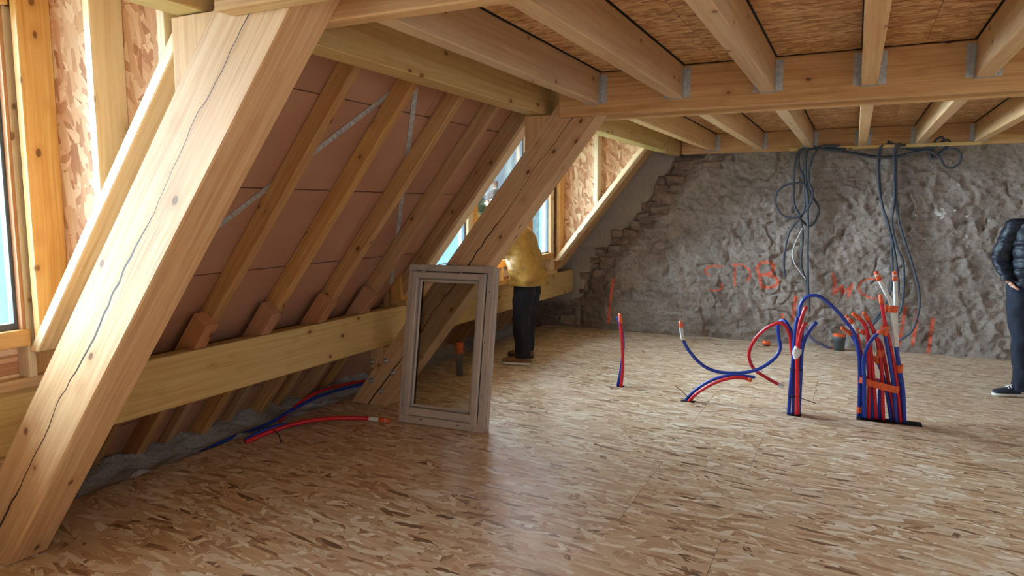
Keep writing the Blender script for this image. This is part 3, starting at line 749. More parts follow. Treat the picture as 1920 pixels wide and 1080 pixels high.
# ------------------------------------------------------------------ common rafters with their splice blocks
RY = [2.40, 2.90, 3.40, 3.92, 4.41]
for k, y in enumerate(RY):
    o = prism('rafter', band(-0.13, 2.408, 0.72, 0.85), y - 0.062, y, ANG, W_RAFT, None)
    tag(o, f'sloping common rafter, {ORD[k]} beyond the foreground truss post' if k else 'sloping common rafter tucked right behind the foreground truss post', 'rafter', 'common rafters')
    o = prism('splice_block', [(sx(0.768, 0.648), 0.768), (sx(0.905, 0.648), 0.905), (sx(0.905, 0.648) - 0.094, 0.905 + 0.075), (sx(0.70, 0.80), 0.70), (-3.402, 0.70), (-3.402, 0.768)], y - 0.145, y - 0.064, ANG, W_END, None)
    tag(o, f'short reddish block on the low purlin beside the {ORD[k]} common rafter' if k else 'short reddish block on the low purlin just behind the foreground truss post', 'block', 'splice blocks on the purlin')
low_y = [5.35, 5.87, 6.39, 6.91, 7.43, 7.95, 8.5, 1.36, 0.84, 0.3]
for k, y in enumerate(low_y):
    z1 = 0.735
    o = prism('short_rafter', band(-0.13, z1, 0.72, 0.85), y - 0.062, y, ANG, W_RAFT, None)
    tag(o, f'short rafter under the rear dormer window, {ORD[k]} past the second truss post' if k < 7 else f'short rafter under the near dormer window, {ORD[k - 7]} before the foreground truss post', 'rafter', 'short rafters below the windows')
for k, y in enumerate([2.13, 2.65, 3.15, 3.66, 4.17, 4.72]):
    o = prism('eave_rafter', band(-0.13, 0.62, 0.78, 0.85), y - 0.05, y, ANG, W_RAFT, None)
    tag(o, f'dark eave rafter in the shade under the low purlin, {ORD[k]} beyond the foreground truss', 'rafter', 'eave rafters in the shade')

# ------------------------------------------------------------------ dormers
def dormer(di, yN, yF, label):
    t = thing('dormer_frame', (-3.3, (yN + yF) / 2, 0.765), label, 'dormer', 'dormer frames')
    zt = 2.58
    for yin, s in ((yF, 1), (yN, -1)):
        near, far = (yin, yin + 0.14) if s > 0 else (yin - 0.14, yin)
        osb = (yin + 0.14, yin + 0.155) if s > 0 else (yin - 0.155, yin - 0.14)
        if s > 0:
            prism('trimmer', band(0.93, 2.45, 0.672, 0.735), near - 0.006, far, ANG, W_PALE, t)
        else:
            prism('trimmer', band(0.78, 2.45, 0.70, 0.851), near + 0.02, near + 0.078, ANG, W_RAFT, t)
            prism('trimmer', band(0.78, 2.45, 0.708, 0.851), near + 0.081, near + 0.150, ANG, W_PALE, t)
            prism('trimmer', band(0.90, 2.45, 0.716, 0.80), near + 0.153, near + 0.225, ANG, W_PALE, t)
        zl = (lambda x: (x - B0 + 0.735) / K) if s > 0 else (lambda x: (x - B0 + 0.875) / K)
        box('jamb_board', (-3.40, min(near, osb[0]), 0.812), (-3.30, max(far, osb[1]), 2.58), W_ORANGE, t, 0.003, 2)
        prism('osb_panel', [(-3.40, zl(-3.40)), (sx(zt, 0.735 if s > 0 else 0.875), zt), (-3.40, zt)], osb[0], osb[1], 0.0, OSB_CHEEK, t, bevel=0)
        prism('corner_post', [(-3.222, zl(-3.222) - 0.02), (-3.175, zl(-3.175) - 0.02), (-3.175, zt), (-3.222, zt)], near, far, math.pi / 2, W_ORANGE, t)
        for x in ((-2.755, -2.34) if di == 0 else (-2.755,)):
            prism('stud', [(x, zl(x)), (x + 0.045, zl(x + 0.045)), (x + 0.045, zt), (x, zt)], near, far, math.pi / 2, W_PALE if s > 0 else W_TAN, t)
    box('wall_plate', (-3.42, yN - 0.14, 0.766), (-3.262, yF + 0.14, 0.812), W_TAN, t, 0.003, 1)
    box('sill_rail', (-3.37, yN, 0.955), (-3.245, yF, 1.029), W_ORANGE, t, 0.003, 1)
    box('header', (-3.37, yN, 2.40), (-3.225, yF, 2.58), W_ORANGE, t, 0.003, 1)
    box('dormer_ceiling', (-3.42, yN - 0.15, 2.582), (-2.03, yF + 0.15, 2.598), OSB_CHEEK, t)
    box('light_stop_board', (-3.465, yN - 0.17, 0.60), (-3.425, yF + 0.17, 0.96), W_TAN, t, 0.003, 1)  # unseen board added outside to stop sun leaking in below the windows
    box('light_stop_ledge', (-3.68, yN - 0.17, 0.745), (-3.466, yF + 0.17, 0.772), W_TAN, t, 0.003, 1)  # unseen ledge added to close the slot where daylight fell through
    ja = yF - (0.014 if di == 0 else 0.09)
    spans = [(yN + 0.12, yN + 0.89), (yN + 1.07, yN + 2.18), (yN + 2.35, ja)]
    posts = [(yN, spans[0][0]), (spans[0][1], spans[1][0]), (spans[1][1], spans[2][0]), (ja, yF + (0.022 if di == 0 else 0))]
    box('reveal_strip', (-3.284, ja - 0.014, 1.03), (-3.254, ja - 0.001, 2.40), W_END, t, 0, 2)
    for a, b in posts:
        n = 2 if b - a > 0.1 else 1
        for q in range(n):
            u, v = a + (b - a) * q / n, a + (b - a) * (q + 1) / n
            box('window_post', (-3.35 + 0.006 * q, u + 0.001, 0.812), (-3.252 + 0.008 * (q % 2), v - 0.001, 2.40), W_ORANGE if q else W_PALE, t, 0.003, 2)
    for (a, b) in spans:
        m = (a + b) / 2
        box('cripple_stud', (-3.35, m - 0.02, 0.812), (-3.262, m + 0.02, 0.955), W_PALE, t, 0.003, 2)
        box('apron_panel', (-3.345, a, 0.812), (-3.33, b, 0.955), OSB_CHEEK, t)
    # outer closing below the sill and the windows themselves
    for q, (a, b) in enumerate(spans):
        wi = bpy.data.objects.new(f'window_{di * 3 + q + 1}', None)
        put(wi, None, Matrix.Translation((-3.31, (a + b) / 2, 1.03))); tag(wi, kind='structure')
        f = 0.028 if di == 0 else 0.016
        z0, z1 = 1.03, 2.399
        for lo, hi in (((a + 0.001, z0), (a + f, z1)), ((b - f, z0), (b - 0.001, z1)), ((a + f, z0), (b - f, z0 + f)), ((a + f, z1 - f), (b - f, z1))):
            box('window_frame', (-3.325, lo[0], lo[1]), (-3.285, hi[0], hi[1]), DARKGREY, wi, 0.002)
        box('pane', (-3.308, a + f, z0 + f), (-3.302, b - f, z1 - f), GLASS_CLEAR if q == 1 else GLASS_FILM, wi)
    return t
dormer(0, *DORM[0], 'timber dormer frame with strand board cheek at the left edge of the picture')
dormer(1, *DORM[1], 'timber dormer frame with strand board cheek around the window where someone leans out')
# doubled trimmer at the wall side of the rear dormer
o = prism('rafter', band(0.80, 2.408, 0.678, 0.84), 8.063, 8.205, ANG, W_RAFT, None)
tag(o, 'rafter doubled against the wall side of the rear dormer', 'rafter')
o = prism('rafter', band(0.80, 2.408, 0.69, 0.85), 8.215, 8.36, ANG, W_RAFT, None)
tag(o, 'last sloping rafter before the rough end wall', 'rafter')

# ------------------------------------------------------------------ perforated steel bracing straps between rafters and boards
def strap(p, q, label):
    a, b = Vector((sx(p[1], 0.846), p[0], p[1])), Vector((sx(q[1], 0.846), q[0], q[1]))
    u = (b - a); L = u.length; u.normalize()
    nrm = Vector((math.sin(ANG), 0, -math.cos(ANG))); v = nrm.cross(u)
    t = 0.0008; w = 0.02
    bm = bmesh.new()
    n = int(L / 0.03); rows = []
    # strap with punched square holes: a lattice strip
    ys = [-w, -0.011, -0.005, 0.005, 0.011, w]
    xs = []
    for i in range(n): xs += [i * L / n, i * L / n + 0.010, i * L / n + 0.018]
    xs.append(L)
    vv = {}
    for i, x in enumerate(xs):
        for j, y in enumerate(ys):
            vv[i, j] = bm.verts.new((x, y, 0))
    for i in range(len(xs) - 1):
        for j in range(len(ys) - 1):
            if j in (1, 3) and i % 3 == (1 if j == 1 else 1): continue
            bm.faces.new((vv[i, j], vv[i + 1, j], vv[i + 1, j + 1], vv[i, j + 1]))
    me = bm_mesh(bm, STEEL)
    m = Matrix(((u.x, v.x, nrm.x, a.x), (u.y, v.y, nrm.y, a.y), (u.z, v.z, nrm.z, a.z), (0, 0, 0, 1)))
    o = put(bpy.data.objects.new('steel_strap', me), None, m)
    md = o.modifiers.new('thickness', 'SOLIDIFY'); md.thickness = 0.0015
    tag(o, label, 'strap', 'perforated steel straps')
strap((2.30, 1.115), (3.46, 2.30), 'perforated steel strap rising to the right across the upper rafter bays')
strap((3.55, 2.24), (4.72, 0.95), 'perforated steel strap falling steeply to the right beside the fourth rafter')

# ------------------------------------------------------------------ insulation along the eave
iy = np.arange(-3.15, 8.72, 0.016); ix = np.arange(-4.12, -3.718, 0.016)
IX, IY = np.meshgrid(ix, iy)
IZ = -0.07 + 0.11 * fbm(IX, IY, 6, 5, 3) + 0.05 * sm(-IX, 3.8, 4.2)
IZ = np.minimum(IZ, 0.06 + 0 * IZ)
IZ = np.where(IX > -3.735, np.minimum(IZ, -0.012), IZ)
o = grid_object('insulation_wool', IX, IY, IZ, WOOL, 'stuff')
tag(o, 'loose whitish insulation wool along the edge of the floor under the eave', 'insulation')

# ------------------------------------------------------------------ old white roof window leaning on the second truss post
th = math.atan2(0.20, 1.16)
Wd, Hh, Tk = 0.70, 1.165, 0.09
base = Matrix.Translation((-2.965, 4.205, 0.0)) @ Matrix.Rotation(math.radians(1.8), 4, 'Z') @ Matrix.Rotation(-th, 4, 'X')
lean = thing('roof_window', (-2.965, 4.205, 0.0), 'old white-painted roof window with glass, standing on the floor and leaning on a truss post', 'window')
def wbox(name, lo, hi, mat, par, bevel=0.004):
    c = [(a + b) / 2 for a, b in zip(lo, hi)]; s = [(b - a) / 2 for a, b in zip(lo, hi)]
    bm = bmesh.new(); bm_box(bm, [-v for v in s], s)
    return put(bpy.data.objects.new(name, bm_mesh(bm, mat, bevel=bevel)), par, base @ Matrix.Translation(c))
# box frame: local x = width, z = height, y = depth (front at 0)
wbox('frame_stile', (0, 0.012, 0), (0.085, Tk, Hh), PAINTED, lean)
wbox('frame_stile', (Wd - 0.085, 0.012, 0.0), (Wd, Tk, Hh), PAINTED, lean)
wbox('frame_rail', (0.085, 0.012, Hh - 0.085), (Wd - 0.085, Tk, Hh), PAINTED, lean)
wbox('frame_rail', (0.085, 0.012, 0), (Wd - 0.085, Tk, 0.07), PAINTED, lean)
wbox('frame_edge_trim', (Wd - 0.012, 0.028, 0.01), (Wd + 0.016, 0.05, Hh - 0.02), PAINTED, lean, 0.003)
wbox('frame_edge_trim', (Wd - 0.012, 0.062, 0.01), (Wd + 0.010, 0.082, Hh - 0.02), PAINTED, lean, 0.003)
wbox('gap_shade', (0.036, 0.0105, 0.06), (0.046, 0.0125, Hh - 0.045), SOLE_D, lean, 0)  # thin dark strips put on as the shade of the sash gap
wbox('gap_shade', (Wd - 0.056, 0.0105, 0.06), (Wd - 0.049, 0.0125, Hh - 0.045), SOLE_D, lean, 0)
wbox('gap_shade', (0.046, 0.0105, Hh - 0.054), (Wd - 0.056, 0.0125, Hh - 0.047), SOLE_D, lean, 0)
sash = wbox('sash', (0.045, -0.012, 0.035), (0.092, 0.055, Hh - 0.055), PAINTED, lean, 0.006)
wbox('sash_stile', (Wd - 0.105, -0.012, 0.035), (Wd - 0.055, 0.055, Hh - 0.055), PAINTED, sash, 0.006)
wbox('sash_rail', (0.092, -0.012, Hh - 0.102), (Wd - 0.105, 0.055, Hh - 0.055), PAINTED, sash, 0.006)
wbox('sash_rail', (0.092, -0.012, 0.062), (Wd - 0.105, 0.055, 0.118), PAINTED, sash, 0.006)
wbox('bottom_weather_bar', (0.03, -0.014, 0.004), (Wd - 0.085, 0.012, 0.058), PAINTED, lean, 0.005)
for lo, hi in (((0.094, 0.120), (0.116, Hh - 0.104)), ((Wd - 0.129, 0.120), (Wd - 0.107, Hh - 0.104)), ((0.116, Hh - 0.126), (Wd - 0.129, Hh - 0.104)), ((0.116, 0.120), (Wd - 0.129, 0.142))):
    wbox('glazing_bead', (lo[0], 0.016, lo[1]), (hi[0], 0.05, hi[1]), PAINTED, sash, 0.008)
wbox('seal', (0.116, 0.026, 0.142), (0.121, 0.04, Hh - 0.126), BLACK, sash, 0)
wbox('glass_pane', (0.116, 0.030, 0.142), (Wd - 0.129, 0.036, Hh - 0.126), GLASS_SASH, lean, 0)
for x, z in ((0.20, 0.088), (0.50, 0.082)): wbox('vent_slot', (x, -0.0155, z - 0.05), (x + 0.022, -0.012, z - 0.045), BLACK, lean, 0)
for x, z in ((Wd - 0.03, 0.98), (Wd - 0.04, 0.62), (Wd - 0.035, 0.25), (Wd - 0.05, 0.18), (0.03, 0.12)): wbox('screw', (x, 0.0105, z), (x + 0.007, 0.0125, z + 0.007), BLACK, lean, 0)
wbox('hinge', (Wd + 0.001, 0.05, 0.72), (Wd + 0.022, 0.062, 0.76), STEEL, lean, 0.002)
wbox('hinge', (Wd + 0.001, 0.05, 0.40), (Wd + 0.020, 0.06, 0.50), STEEL, lean, 0.002)
cord = [base @ Vector(p) for p in ((0.03, 0.003, Hh - 0.05), (0.12, -0.004, Hh - 0.055), (0.20, 0.0, Hh - 0.03), (0.27, 0.005, Hh + 0.004), (0.38, 0.005, Hh + 0.006), (0.42, -0.004, Hh - 0.035), (0.50, -0.006, Hh - 0.075), (0.60, -0.006, Hh - 0.06), (0.68, 0.004, Hh - 0.05))]
tube('cord', smooth_path(cord, 0.01), 0.0035, CABLE_W if False else PAINTED, lean, 6)
cord = [base @ Vector(p) for p in ((0.045, -0.002, 0.62), (0.055, -0.004, 0.5), (0.05, -0.003, 0.42), (0.07, -0.004, 0.34), (0.085, -0.004, 0.25))]
tube('cord', smooth_path(cord, 0.01), 0.003, PAINTED, lean, 6)
cord = [base @ Vector((Wd - 0.09, 0.0, 0.03))] + [Vector(p) for p in ((-2.345, 4.18, 0.02), (-2.35, 4.13, 0.004), (-2.39, 4.09, 0.004))]
tube('cord', smooth_path(cord, 0.01), 0.0025, PAINTED, lean, 6)

# ------------------------------------------------------------------ heating and water pipes standing out of the floor
PR = 0.0135
def pipe(key, mat, label, cap=0.05, white_from=None, group=None, r=PR, name='water_pipe', cap_mat=None, belly=None):
    path = smooth_path(PX[key], 0.02)
    o = tube(name, path, r, mat, None, 10)
    tag(o, label, 'pipe' if name == 'water_pipe' else 'cable', group)
    n = len(path)
    if white_from is not None:                      # sheath ends, bare white pipe goes on
        k = int(n * white_from)
        tube('bare_end', path[k:], r * 1.06, WHITEPIPE, o, 10)
    if cap:
        L = 0; k = n - 1
        while k > 1 and L < cap: L += (path[k] - path[k - 1]).length; k -= 1
        d = (path[-1] - path[-2]).normalized()
        cp = path[k:] + [path[-1] + d * 0.012]
        rr = [r * 1.18 + 0.0025 * math.sin(i * 2.1) for i in range(len(cp))]
        rr[-1] = r * 0.8
        tube('tape_cap', cp, rr, cap_mat or ORANGE, o, 9)
    return o
S1, S2 = 'pipes of the small bundle', 'pipes of the large bundle'
pipe('b1_blue_a', BLUE, 'straight blue pipe on the left of the small bundle', 0, None, S1)
pipe('b1_blue_b', BLUE, 'long blue pipe drooping from the small bundle, white tip taped orange', 0.03, 0.925, S1)
pipe('b1_red_arc', RED, 'red pipe looping out of the small bundle down towards the floor', 0.03, None, S1, cap_mat=WHITEPIPE)
pipe('b1_red_a', RED, 'taller red pipe standing up in the small bundle', 0, None, S1)
pipe('b1_red_b', RED, 'shorter red pipe standing up in the small bundle', 0, None, S1)
pipe('b1_blue_c', BLUE, 'short blue pipe bending right at the top of the small bundle', 0, None, S1)
pipe('big_arc', BLUE, 'blue pipe arching from the small bundle over to the large bundle', 0, None, S1)
pipe('back_blue', BLUE, 'blue pipe running from the small bundle down to the floor by the wall', 0.05, None, S1, cap_mat=ORANGE)
pipe('b2_blue_a', BLUE, 'blue pipe bending left with an orange cap in the large bundle', 0.06, None, S2)
pipe('b2_blue_tape', BLUE, 'blue pipe curving right behind orange tape in the large bundle', 0.05, None, S2)
pipe('b2_red_a', RED, 'red pipe with an orange cap leaning left in the large bundle', 0.06, None, S2)
pipe('b2_red_b', RED, 'shorter red pipe with orange tip in the middle of the large bundle', 0.03, None, S2)
pipe('b2_red_c', RED, 'red pipe with orange tip leaning left behind the middle of the large bundle', 0.04, None, S2)
pipe('b2_red_d', RED, 'red pipe with thin white tip at the left of the large bundle', 0.05, 0.8, S2)
pipe('b2_blue_b', BLUE, 'short blue pipe hidden low in the left half of the large bundle', 0, None, S2)
pipe('b2_blue_c', BLUE, 'short blue pipe with orange cap low in the right half of the large bundle', 0.03, None, S2)
pipe('b2_blue_d', BLUE, 'tall straight blue pipe taped orange at its top in the large bundle', 0.03, None, S2)
pipe('b2_red_e', RED, 'tallest red pipe with an orange cap in the large bundle', 0.05, None, S2)
pipe('b2_red_f', RED, 'red pipe leaning far left across the back of the large bundle', 0.05, 0.82, S2)
pipe('b2_white_a', BLUE, 'blue pipe with long bare white end bending left above the large bundle', 0.06, 0.50, S2, r=0.0145)
pipe('b2_white_b', BLUE, 'blue pipe with long bare white end standing straight above the large bundle', 0.05, 0.50, S2, r=0.0140)
pipe('b2_blue_e', BLUE, 'blue pipe stub at the very back of the large bundle', 0, None, S2)
pipe('p_red', RED, 'red pipe standing alone in the floor beside a blue one', 0.05)
pipe('p_blue', BLUE, 'blue pipe standing behind the lone red pipe', 0)
pipe('a_blue', BLUE, 'blue pipe bent low over the floor in a pair', 0)
pipe('a_red', RED, 'red pipe bent low over the floor in a pair', 0.02)
# pipes lying along the left side
PX['l1'] = [(-3.585, 3.36, 0.010), (-3.56, 3.5, 0.03), (-3.50, 3.72, 0.045), (-3.38, 3.92, 0.045), (-3.2, 4.06, 0.035), (-3.06, 4.12, 0.025), (-2.99, 4.135, 0.02)]
PX['l2'] = [(-3.60, 3.37, 0.02), (-3.585, 3.52, 0.045), (-3.54, 3.66, 0.05), (-3.50, 3.76, 0.03)]
pipe('l1', RED, 'red pipe with white tip lying on the dark floor left of the leaning window', 0.07, 0.86, r=0.016)
pipe('l2', BLUE, 'short blue pipe beside the red one lying on the dark floor', 0, r=0.014)
PX['e1'] = [(-3.79, 3.15, -0.03), (-3.77, 3.4, 0.0), (-3.75, 3.7, 0.012), (-3.77, 4.0, 0.045), (-3.80, 4.3, 0.06), (-3.82, 4.6, 0.05), (-3.80, 5.0, 0.03)]
PX['e2'] = [(-3.76, 3.85, 0.0), (-3.79, 4.05, 0.055), (-3.83, 4.3, 0.085), (-3.86, 4.6, 0.075), (-3.85, 5.0, 0.04)]
pipe('e1', BLUE, 'blue pipe lying along the wool at the floor edge', 0, r=0.012)
pipe('e2', RED, 'red pipe lying along the wool at the floor edge', 0, r=0.012)

def wrap(name, pts, hgt, label, mat=ORANGE):
    """tape band: a closed ribbon around a group of pipes, pts = outline (x, y, z)"""
    n = len(pts); V = []; F = []
    rng = random.Random(len(label))
    for j in range(4):
        for p in pts: V.append((p[0] + rng.uniform(-.002, .002), p[1] + rng.uniform(-.003, .003), p[2] + hgt * (j / 3 - 0.5) + rng.uniform(-.003, .003)))
    for j in range(3):
        for i in range(n): F.append((j * n + i, j * n + (i + 1) % n, (j + 1) * n + (i + 1) % n, (j + 1) * n + i))
    c = Vector(pts[0])
    me = mesh_from([Vector(v) - c for v in V], F, mat, False)
    o = put(bpy.data.objects.new(name, me), None, Matrix.Translation(c))
    md = o.modifiers.new('thickness', 'SOLIDIFY'); md.thickness = 0.002
    return tag(o, label, 'tape', 'orange tape bands')
def ell(xa, za, xb, zb, y, ry, n=20):
    out = []
    for i in range(n):
        a = 2 * math.pi * i / n; c = math.cos(a)
        out.append(((xa + xb) / 2 + (xb - xa) / 2 * c, y + ry * math.sin(a), (za + zb) / 2 + (zb - za) / 2 * c))
    return out
wrap('tape_band', ell(0.066, 0.300, 0.348, 0.243, 5.765, 0.062, 28), 0.05, 'wide orange tape band tying the large bundle together at mid height')
wrap('tape_band', ell(0.222, 0.829, 0.308, 0.830, 5.78, 0.036), 0.050, 'orange tape band holding the two white pipe ends together')
wrap('tape_band', ell(0.312, 0.397, 0.362, 0.399, 5.78, 0.038), 0.055, 'orange tape ring low on the white ended pipes')
wrap('tape_band', ell(0.202, 0.676, 0.254, 0.678, 5.75, 0.030), 0.055, 'crumpled orange tape binding the top of the tall blue pipe')
wrap('tape_band', ell(0.185, 0.498, 0.229, 0.500, 5.76, 0.022), 0.050, 'orange tape on the red pipe in the middle of the large bundle')
wrap('tape_band', ell(0.073, 0.065, 0.109, 0.067, 5.75, 0.020), 0.045, 'orange tape ring near the floor on the leftmost pipe of the large bundle')
wrap('cable_tie', ell(-0.395, 0.351, -0.305, 0.354, 5.64, 0.048), 0.006, 'black cable tie around the small bundle, upper one', BLACK)['group'] = 'cable ties'
wrap('cable_tie', ell(-0.40, 0.146, -0.315, 0.151, 5.64, 0.048), 0.006, 'black cable tie around the small bundle, lower one', BLACK)['group'] = 'cable ties'
for pts, lb in (([(-0.335, 5.60, 0.15), (-0.28, 5.57, 0.145), (-0.20, 5.55, 0.13)], 'loose black tail of a cable tie sticking out of the small bundle'),
                ([(-1.255, 5.68, 0.115), (-1.20, 5.68, 0.075), (-1.15, 5.68, 0.03)], 'thin black tie poking up beside the low bent pair of pipes')):
    o = tube('tie_tail', [Vector(p) for p in pts], 0.003, BLACK, None, 6)
    tag(o, lb, 'tie', 'loose tie tails')
o = tube('tie_tail', [Vector(p) for p in ((-3.50, 3.52, 0.06), (-3.42, 3.49, 0.05), (-3.37, 3.46, 0.004))], 0.003, BLACK, None, 6)
tag(o, 'thin black tie sticking out under the red pipe on the dark floor', 'tie', 'loose tie tails')
bm = bmesh.new(); rng = random.Random(3)
bmesh.ops.create_icosphere(bm, subdivisions=2, radius=0.03)
for v in bm.verts: v.co *= 1 + rng.uniform(-0.3, 0.3); v.co.z *= 1.5
o = put(bpy.data.objects.new('foam_lump', bm_mesh(bm, WHITEPIPE)), None, Matrix.Translation((-0.346, 5.585, 0.488)))
tag(o, 'crumpled pale blue-white wad stuffed among the pipes of the small bundle', 'wad')

# ------------------------------------------------------------------ drain stubs
def stub(x, y, r, hgt, cap, label, capm=ORANGE):
    t = thing('drain_stub', (x, y, 0), label, 'pipe', 'drain stubs')
    prof = [Vector((0, 0, 0.0)), Vector((0, 0, hgt * 0.72)), Vector((0, 0, hgt * 0.73)), Vector((0, 0, hgt))]
    ob = bpy.data.objects.new('pipe', tube_mesh(prof, [r, r, r * 1.10, r * 1.10], DRAIN, 20)); put(ob, t, Matrix.Translation((x, y, 0)))
    cp = [Vector((0, 0, hgt - cap)), Vector((0, 0, hgt + 0.004)), Vector((0, 0, hgt + 0.010)), Vector((0, 0, hgt + 0.011))]
    ob = bpy.data.objects.new('cap', tube_mesh(cp, [r * 1.13, r * 1.14, r * 1.05, r * 0.6], capm, 20)); put(ob, t, Matrix.Translation((x, y, 0)))
stub(-0.098, 8.50, 0.058, 0.17, 0.014, 'short dark grey drain stub with orange rim against the rough wall')
stub(-3.274, 5.668, 0.032, 0.30, 0.085, 'grey pipe stub with orange cap seen through the glass of the leaning window')
stub(-0.847, 8.43, 0.038, 0.045, 0.030, 'small orange plug low on the floor near the rough wall')

# ------------------------------------------------------------------ grey cables hanging at the end wall
o = box('wood_batten', (-0.70, 8.565, 2.185), (1.10, 8.598, 2.222), W_YEL, None, 0.003, 0)
tag(o, 'thin yellow batten under the wall beam carrying the grey cables', 'batten')
CB = 'hanging grey cables'
cl = {'k1': 'grey cable hanging straight on the left side of the left cable hank', 'k2': 'grey cable hanging straight down the middle of the left hank to the pipes',
      'k3': 'grey cable of the left hank ending free above the orange letter', 'k4': 'grey cable coiled in the big loop of the left hank',
      'k5': 'grey cable bent in the small loop on the right of the left hank', 'h1': 'grey cable sagging furthest along the batten to the knot on the right',
      'h2': 'grey cable along the batten ending in the round coil on the right', 'h3': 'grey cable lying on top of the batten to the right knot', 'h4': 'short grey cable twisted into the right knot on the batten',
      'd1': 'grey cable of the right hank hanging furthest left then curling behind the pipes', 'd2': 'grey cable of the right hank sweeping left towards the floor',
      'd3': 'grey cable of the right hank bulging in its middle', 'd4': 'grey cable of the right hank with the widest sweep to the right'}
for k in cl:
    r = 0.0125 if k[0] in 'kd' else 0.012
    pipe(k, CABLE, cl[k], 0, None, CB, r, 'electric_cable')
pipe('k_white', CABLE_W, 'thin white wire curling beside the left cable hank', 0, None, None, 0.005, 'electric_cable')

# ------------------------------------------------------------------ people
def skin_mesh(verts, edges, radii, mat, sub=2, root=0):
    me = bpy.data.meshes.new('tmp'); me.from_pydata(verts, edges, [])
    ob = bpy.data.objects.new('tmp', me); C.objects.link(ob)
    md = ob.modifiers.new('skin', 'SKIN'); md.use_smooth_shade = True; md.branch_smoothing = 0.6
    sv = me.skin_vertices[0].data if me.skin_vertices else None
    if sv is None:
        bpy.context.view_layer.objects.active = ob; bpy.ops.mesh.customdata_skin_add(); sv = me.skin_vertices[0].data
    for i, r in enumerate(radii):
        sv[i].radius = r if isinstance(r, tuple) else (r, r)
        sv[i].use_root = (i == root)
    s2 = ob.modifiers.new('sub', 'SUBSURF'); s2.levels = sub; s2.render_levels = sub
    dg = bpy.context.evaluated_depsgraph_get(); dg.update()
    out = bpy.data.meshes.new_from_object(ob.evaluated_get(dg))
    bpy.data.objects.remove(ob); bpy.data.meshes.remove(me)
    out.materials.clear(); out.materials.append(mat)
    for p in out.polygons: p.use_smooth = True
    return out

def chain(pts):                        # list of (pos, radius) -> verts, edges, radii
    return [p for p, r in pts], [(i, i + 1) for i in range(len(pts) - 1)], [r for p, r in pts]

def join_meshes(ms, mat):
    bm = bmesh.new()
    for m in ms: bm.from_mesh(m)
    out = bpy.data.meshes.new('mesh'); bm.to_mesh(out); bm.free()
    out.materials.append(mat)
    for p in out.polygons: p.use_smooth = True
    return out

def ring_body(path, mat, n=28, ups=None, puff=0.0, pitch=0.085, wrinkle=0.0, seed=1, caps=True):
    """body of elliptical rings: path = [(centre, axis_u half, axis_v half, udir, vdir)], smoothly resampled; puff = quilting"""
    P = [Vector(p[0]) for p in path]
    cum = [0]
    for a, b in zip(P[:-1], P[1:]): cum.append(cum[-1] + (b - a).length)
    L = cum[-1]; m = max(8, int(L / 0.012)); V = []; F = []
    rng = np.random.RandomState(seed)
    ph = rng.rand(4) * 6
    def interp(vals, s):
        i = max(k for k in range(len(cum) - 1) if cum[k] <= s + 1e-9)
        t = (s - cum[i]) / (cum[i + 1] - cum[i]); t = t * t * (3 - 2 * t) * 0.5 + t * 0.5
        return vals[i] * (1 - t) + vals[i + 1] * t
    for j in range(m + 1):
        s = L * j / m
        c = interp(P, s)
        u, v = interp([p[1] for p in path], s), interp([p[2] for p in path], s)
        ud = interp([Vector(p[3]) for p in path], s).normalized(); vd = interp([Vector(p[4]) for p in path], s).normalized()
        q = abs(math.sin(math.pi * s / pitch)) ** 0.45 if puff else 0
        for i in range(n):
            a = 2 * math.pi * i / n
            e = 0.82
            ca = math.copysign(abs(math.cos(a)) ** e, math.cos(a)); sa_ = math.copysign(abs(math.sin(a)) ** e, math.sin(a))
            w = wrinkle * (math.sin(3 * a + 9 * s + ph[0]) * math.sin(31 * s + 2 * a + ph[1]) + 0.6 * math.sin(5 * a - 23 * s + ph[2]))
            k = puff * (q - 0.6) + w
            V.append(c + ud * (u + k) * ca + vd * (v + k) * sa_)
    for j in range(m):
        for i in range(n):
            F.append((j * n + i, j * n + (i + 1) % n, (j + 1) * n + (i + 1) % n, (j + 1) * n + i))
    if caps:
        F.append(tuple(range(n))[::-1]); F.append(tuple(m * n + i for i in range(n)))
    return mesh_from(V, F, mat, True)

def hand_meshes(wrist, d, side, palm_n, curl=0.5):
    """palm and five separate fingers; d = along hand, side = towards the thumb, palm_n = palm normal"""
    d, side, pn = Vector(d).normalized(), Vector(side).normalized(), Vector(palm_n).normalized()
    w = Vector(wrist)
    ms = [skin_mesh(*chain([(w, (0.026, 0.020)), (w + d * 0.035, (0.034, 0.017)), (w + d * 0.085, (0.040, 0.014)), (w + d * 0.098, (0.036, 0.011))]), SKIN, 1)]
    for k, (off, ln) in enumerate(((0.028, 0.070), (0.010, 0.080), (-0.009, 0.074), (-0.027, 0.058))):
        p = w + d * 0.085 + side * off; pts = [(p, 0.0095)]; dd = d.copy()
        for q, f in enumerate((0.45, 0.32, 0.23)):
            dd = (dd * math.cos(curl * 0.7) + pn * math.sin(curl * 0.7)).normalized()
            p = p + dd * ln * f; pts.append((p, 0.0090 - 0.0008 * q))
        ms.append(skin_mesh(*chain(pts), SKIN, 1))
    p = w + d * 0.03 + side * 0.028
    t1 = p + (d * 0.6 + side * 0.8).normalized() * 0.038; t2 = t1 + (d * 0.9 + side * 0.25 + pn * 0.3).normalized() * 0.030
    ms.append(skin_mesh(*chain([(p, 0.0115), (t1, 0.0105), (t2, 0.009)]), SKIN, 1))
    return ms

